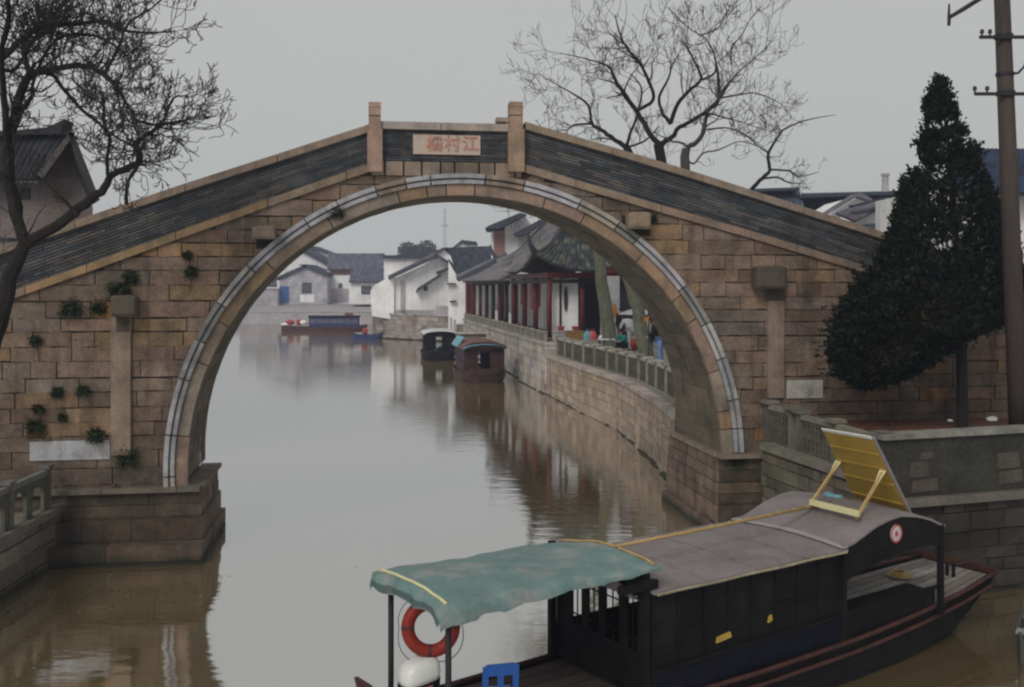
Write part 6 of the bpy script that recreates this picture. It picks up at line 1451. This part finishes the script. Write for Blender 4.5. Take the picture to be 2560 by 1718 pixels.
    m.ball(hc + fw * .078 * s - V((0, 0, .055 * s)), .02 * s, 6, 4, (1, .4, .3)); m.build('eyes_and_mouth', M['hair'], body)
    m = MB(); m.ball(hc - fw * .018 * s + V((0, 0, .035 * s)), .103 * s, 12, 9, (1, 1.02, 1.02), jit=.02); m.ball(hc - fw * .05 * s - V((0, 0, hairlen * .4)), .085 * s, 10, 7, (1.05, .8, 1 + hairlen * 5)); m.build('hair', M['hair'], t, True)
    def cloth(name, ns, es, k, m_):
        ii = {n: i for i, n in enumerate(ns)}; skinbody(name, [Wp(j[n]) for n in ns], [(ii[a], ii[b]) for a, b in es], [rr[n] * s * k.get(n, k['*']) for n in ns], M[m_], t)
    jj = dict(j); cuffL = tuple(V(j['elL']).lerp(V(j['wrL']), .9)); cuffR = tuple(V(j['elR']).lerp(V(j['wrR']), .9)); hemz = tuple(V(j['pelvis']) + V((0, 0, -.06)))
    j['cuffL'], j['cuffR'], j['hem'] = cuffL, cuffR, hemz; rr.update(cuffL=.034, cuffR=.034, hem=.14)
    j['ckL'] = tuple(V(j['ankL']) + V((0, 0, .02))); j['ckR'] = tuple(V(j['ankR']) + V((0, 0, .02))); rr.update(ckL=.05, ckR=.05)
    cloth('jacket', ['chest', 'waist', 'hem', 'neck0', 'shL', 'elL', 'cuffL', 'shR', 'elR', 'cuffR'], [('chest', 'waist'), ('waist', 'hem'), ('chest', 'neck0'), ('chest', 'shL'), ('shL', 'elL'), ('elL', 'cuffL'), ('chest', 'shR'), ('shR', 'elR'), ('elR', 'cuffR')], {'*': 1.75, 'neck0': 1.15, 'hem': 1.35}, top)
    cloth('trousers', ['pelvis', 'hipL', 'kneeL', 'ckL', 'hipR', 'kneeR', 'ckR'], [('pelvis', 'hipL'), ('hipL', 'kneeL'), ('kneeL', 'ckL'), ('pelvis', 'hipR'), ('hipR', 'kneeR'), ('kneeR', 'ckR')], {'*': 1.25}, bottom)
    cloth_s = [('shoeL', 'ankL', 'toeL'), ('shoeR', 'ankR', 'toeR')]
    for nm, a, b in cloth_s:
        ja, jb = Wp(j[a]), Wp(j[b]); m = MB(); d = (jb - ja); m.tube([V((ja.x, ja.y, base.z + .05)) - V((d.x, d.y, 0)) * .3, V((ja.x, ja.y, base.z + .06)), V((jb.x, jb.y, base.z + .04)), V((jb.x, jb.y, base.z + .03)) + V((d.x, d.y, 0)) * .2], [.03, .05, .045, .02], 8); m.build('shoe', M['clothblack'], t, True)
    return t
ZT = 2.85
PG = 'people at the quay side stalls'
def gx(px, Y): return V(((px - CX) / FPX * Y, Y, ZT))
person('standing person in black coat partly hidden behind the pale jacketed one', gx(1553, 49), 2.2, 'clothblack', 'clothblack', h=1.8, group=PG)
person('person in pale grey jacket bending forward beside the leaning trunk', gx(1578, 45.2), .6, 'clothgrey', 'clothgrey', dict(waist=(0, .05, 1.04), chest=(0, .16, 1.2), neck0=(0, .32, 1.27), neck1=(0, .37, 1.30), head0=(0, .42, 1.33), head1=(0, .48, 1.39), shL=(-.18, .26, 1.24), shR=(.18, .26, 1.24), elL=(-.23, .38, 1.0), elR=(.23, .38, 1.0), wrL=(-.15, .52, .86), wrR=(.15, .52, .86)), h=1.78, group=PG)
person('person in cream jacket half hidden by the second leaning trunk', gx(1625, 42), 2.0, 'clothcream', 'clothblack', h=1.76, group=PG)
person('person in black jacket and blue jeans leaning at the balustrade under the arch', gx(1652, 37.6), 1.2, 'clothblack', 'denim', dict(waist=(0, .06, 1.06), chest=(0, .16, 1.25), neck0=(0, .24, 1.38), neck1=(0, .28, 1.43), head0=(0, .32, 1.48), head1=(0, .36, 1.57), shL=(-.18, .2, 1.34), shR=(.18, .2, 1.34), elL=(-.24, .24, 1.08), elR=(.24, .24, 1.08), wrL=(-.20, .42, .98), wrR=(.20, .42, .98)), h=1.76, group=PG)
person('small crouching person in teal top by the white goods table', gx(1557, 44.6), 2.4, 'teal', 'clothblack', dict(pelvis=(0, -.1, .38), waist=(0, -.04, .52), chest=(0, .06, .70), neck0=(0, .12, .82), neck1=(0, .15, .88), head0=(0, .18, .94), head1=(0, .2, 1.03), hipL=(-.1, -.08, .36), hipR=(.1, -.08, .36), kneeL=(-.14, .30, .50), kneeR=(.14, .30, .50), ankL=(-.12, .1, .08), ankR=(.12, .1, .08), toeL=(-.13, .25, .03), toeR=(.13, .25, .03), shL=(-.17, .08, .78), shR=(.17, .08, .78), elL=(-.22, .25, .6), elR=(.22, .25, .6), wrL=(-.12, .42, .55), wrR=(.12, .42, .55)), h=1.5, group=PG)
# goods
m = MB(); c = P(1588, 860, 42.2); m.ball(c, .24, 14, 10, (.9, .9, 1.05)); o = m.build('red_lantern', M['buoy'], None, True); tag(o, 'round red lantern hanging over the terrace balustrade', 'lantern'); 
m = MB(); m.tube([c + V((0, 0, .21)), c + V((0, 0, .27))], [.08, .06], 10); m.tube([c - V((0, 0, .27)), c - V((0, 0, .21))], [.05, .08], 10); m.build('cap', M['bamboo'], o)
m = MB(); m.tube([c - V((0, 0, .25)), V((c.x, c.y, 2.85))], [.015, .015], 5); m.build('stand', M['iron'], o)
tb_ = thing('stall_table', 'low stall table covered with small white goods', 'table', gx(1526, 47)); c = gx(1526, 47)
m = MB(); m.box(c + V((0, 0, .45)), (1.1, .6, .05)); m.build('tabletop', M['plaster'], tb_)
for x in (-.55, .55):
    for y in (-.28, .28): m = MB(); m.tube([c + V((x * .9, y * .9, 0)), c + V((x * .9, y * .9, .43))], [.03, .03], 6); m.build('leg', M['dark'], tb_)
for k, x in enumerate((-.45, -.18, .12, .42)): m = MB(); m.ball(c + V((x, -.1, .56)), .09, 8, 6, (1.1, 1, .9), jit=.15); tag(m.build('trinket', M['white']), ['leftmost', 'second', 'third', 'rightmost'][k] + ' white trinket on the low stall table', 'trinket', 'white goods on the stall table')
ZP = 2.7
bx = thing('cardboard_box', 'brown cardboard box standing on the terrace below the right pink basin', 'box', V((3.42, 55.8, ZP))); c = V((3.42, 55.8, ZP))
m = MB(); m.box(c + V((0, 0, .25)), (.95, .7, .5), .1); m.box(c + V((0, 0, .55)), (.9, .66, .08), .1); m.build('carton', M['card'], bx)
ct = thing('stall_counter', 'low pale counter wall carrying two pink basins', 'counter', V((3.0, 56.7, ZP)))
m = MB(); m.box(V((3.0, 56.7, 3.22)), (1.6, .6, .08)); m.build('top', M['plaster_old'], ct); m = MB(); m.box(V((3.0, 56.7, 2.94)), (1.5, .5, .47)); m.build('base', M['plaster_old'], ct)
for px, l in ((1402, 'left'), (1439, 'right')):
    c = P(px, 820, 56.7); c.z = 3.395; m = MB()
    m.loft([[c + V((math.cos(a) * r, math.sin(a) * r, z)) for a in [k * math.pi / 6 for k in range(12)]] for r, z in ((.15, -.13), (.22, .09), (.23, .10), (.20, .09), (.13, -.10))]); tag(m.build('plastic_basin', M['pink'], None, True), l + ' one of two pink red basins by the pavilion wall', 'basin', 'pink basins on the stall counter')
for px, mt, l in ((1469, 'cyan', 'pale blue shopping bag on the terrace beside a red one'), (1482, 'pink', 'red shopping bag on the terrace beside a pale blue one')):
    c = P(px, 800, 55.3); c.z = ZP; m = MB(); m.loft([[c + V((math.cos(a) * r * 1.1, math.sin(a) * r * .6, z)) for a in [k * math.pi / 5 for k in range(10)]] for r, z in ((.16, 0), (.22, .08), (.2, .4), (.1, .6))]); m.tube([c + V((-.1, 0, .6)), c + V((0, 0, .75)), c + V((.1, 0, .6))], .015, 5); tag(m.build('shopping_bag', M[mt]), l, 'bag')
sg_ = thing('stall_sign', 'small orange yellow sign board on a post behind the vendors', 'sign', gx(1622, 40)); m = MB(); m.box(P(1622, 798, 40), (.36, .04, .16)); m.build('board', M['orange'], sg_); m = MB(); c = P(1622, 798, 39.96); m.tube([V((c.x, 40, 2.85)), V((c.x, 40, c.z))], .025, 6); m.build('post', M['iron'], sg_)
pr_ = thing('parasol', 'greyish stall parasol above the heads of the vendors', 'parasol', gx(1595, 47)); c = P(1595, 786, 47)
m = MB(); m.loft([[c + V((math.cos(a) * .95, math.sin(a) * .95, 0)) for a in [k * math.pi / 4 for k in range(8)]], [c + V((math.cos(a) * .5, math.sin(a) * .5, .18)) for a in [k * math.pi / 4 for k in range(8)]], [c + V((math.cos(a) * .02, math.sin(a) * .02, .3)) for a in [k * math.pi / 4 for k in range(8)]]]); m.build('canopy', M['clothgrey'], pr_); m = MB(); m.tube([V((c.x, c.y, 2.85)), c + V((0, 0, .28))], .025, 6); m.build('pole', M['iron'], pr_)
og = thing('orange_streamer', 'narrow orange cloth hanging on the grey pillar', 'cloth', P(1536, 790, 49.8)); m = MB(); m.prism([P(1530, 790, 49.9), P(1541, 790, 49.9), P(1540, 762, 49.9), P(1534, 758, 49.9)], (0, .05, 0)); m.build('cloth', M['orange'], og)
# litter on the left plinth
for (u, n_, z, l) in ((-9.7, -.75, .45, 'crumpled white litter at the left end of the plinth step'), (-9.1, -.7, .45, 'flat white scrap right of the crumpled litter on the plinth step'), (-9.9, -.3, .95, 'small white scrap high beside the lower left balustrade')):
    m = MB(); m.ball(B(u, n_, z + .02), .1, 8, 5, (1.6, 1, .5), jit=.3); tag(m.build('litter', M['litter']), l, 'litter')
m = MB()
for k in range(260):
    if k < 110: p = V((R.uniform(-9, -5.4), R.uniform(17.5, 20.8), .006))
    elif k < 200:
        i = R.randint(0, 6); a, b = V((*QP[i], 0)), V((*QP[i + 1], 0)); p = a.lerp(b, R.random()) + V((-R.uniform(.1, .6), 0, .006))
    else: p = V((R.uniform(-6, 4), R.uniform(17, 60), .006))
    an = R.uniform(0, 6.28); q = R.uniform(.015, .045); d = V((math.cos(an), math.sin(an), 0)); e = V((-d.y, d.x, 0))
    m.quad(p + d * q, p + e * q * .5, p - d * q, p - e * q * .5, col=jit(R.choice([(.12, .09, .04), (.25, .22, .15), (.06, .05, .03)]), .3))
tag(m.build('floating_leaves', M['fern']), 'specks of leaves and scum floating on the canal', 'debris', kind='stuff')
if HAZE: haze()
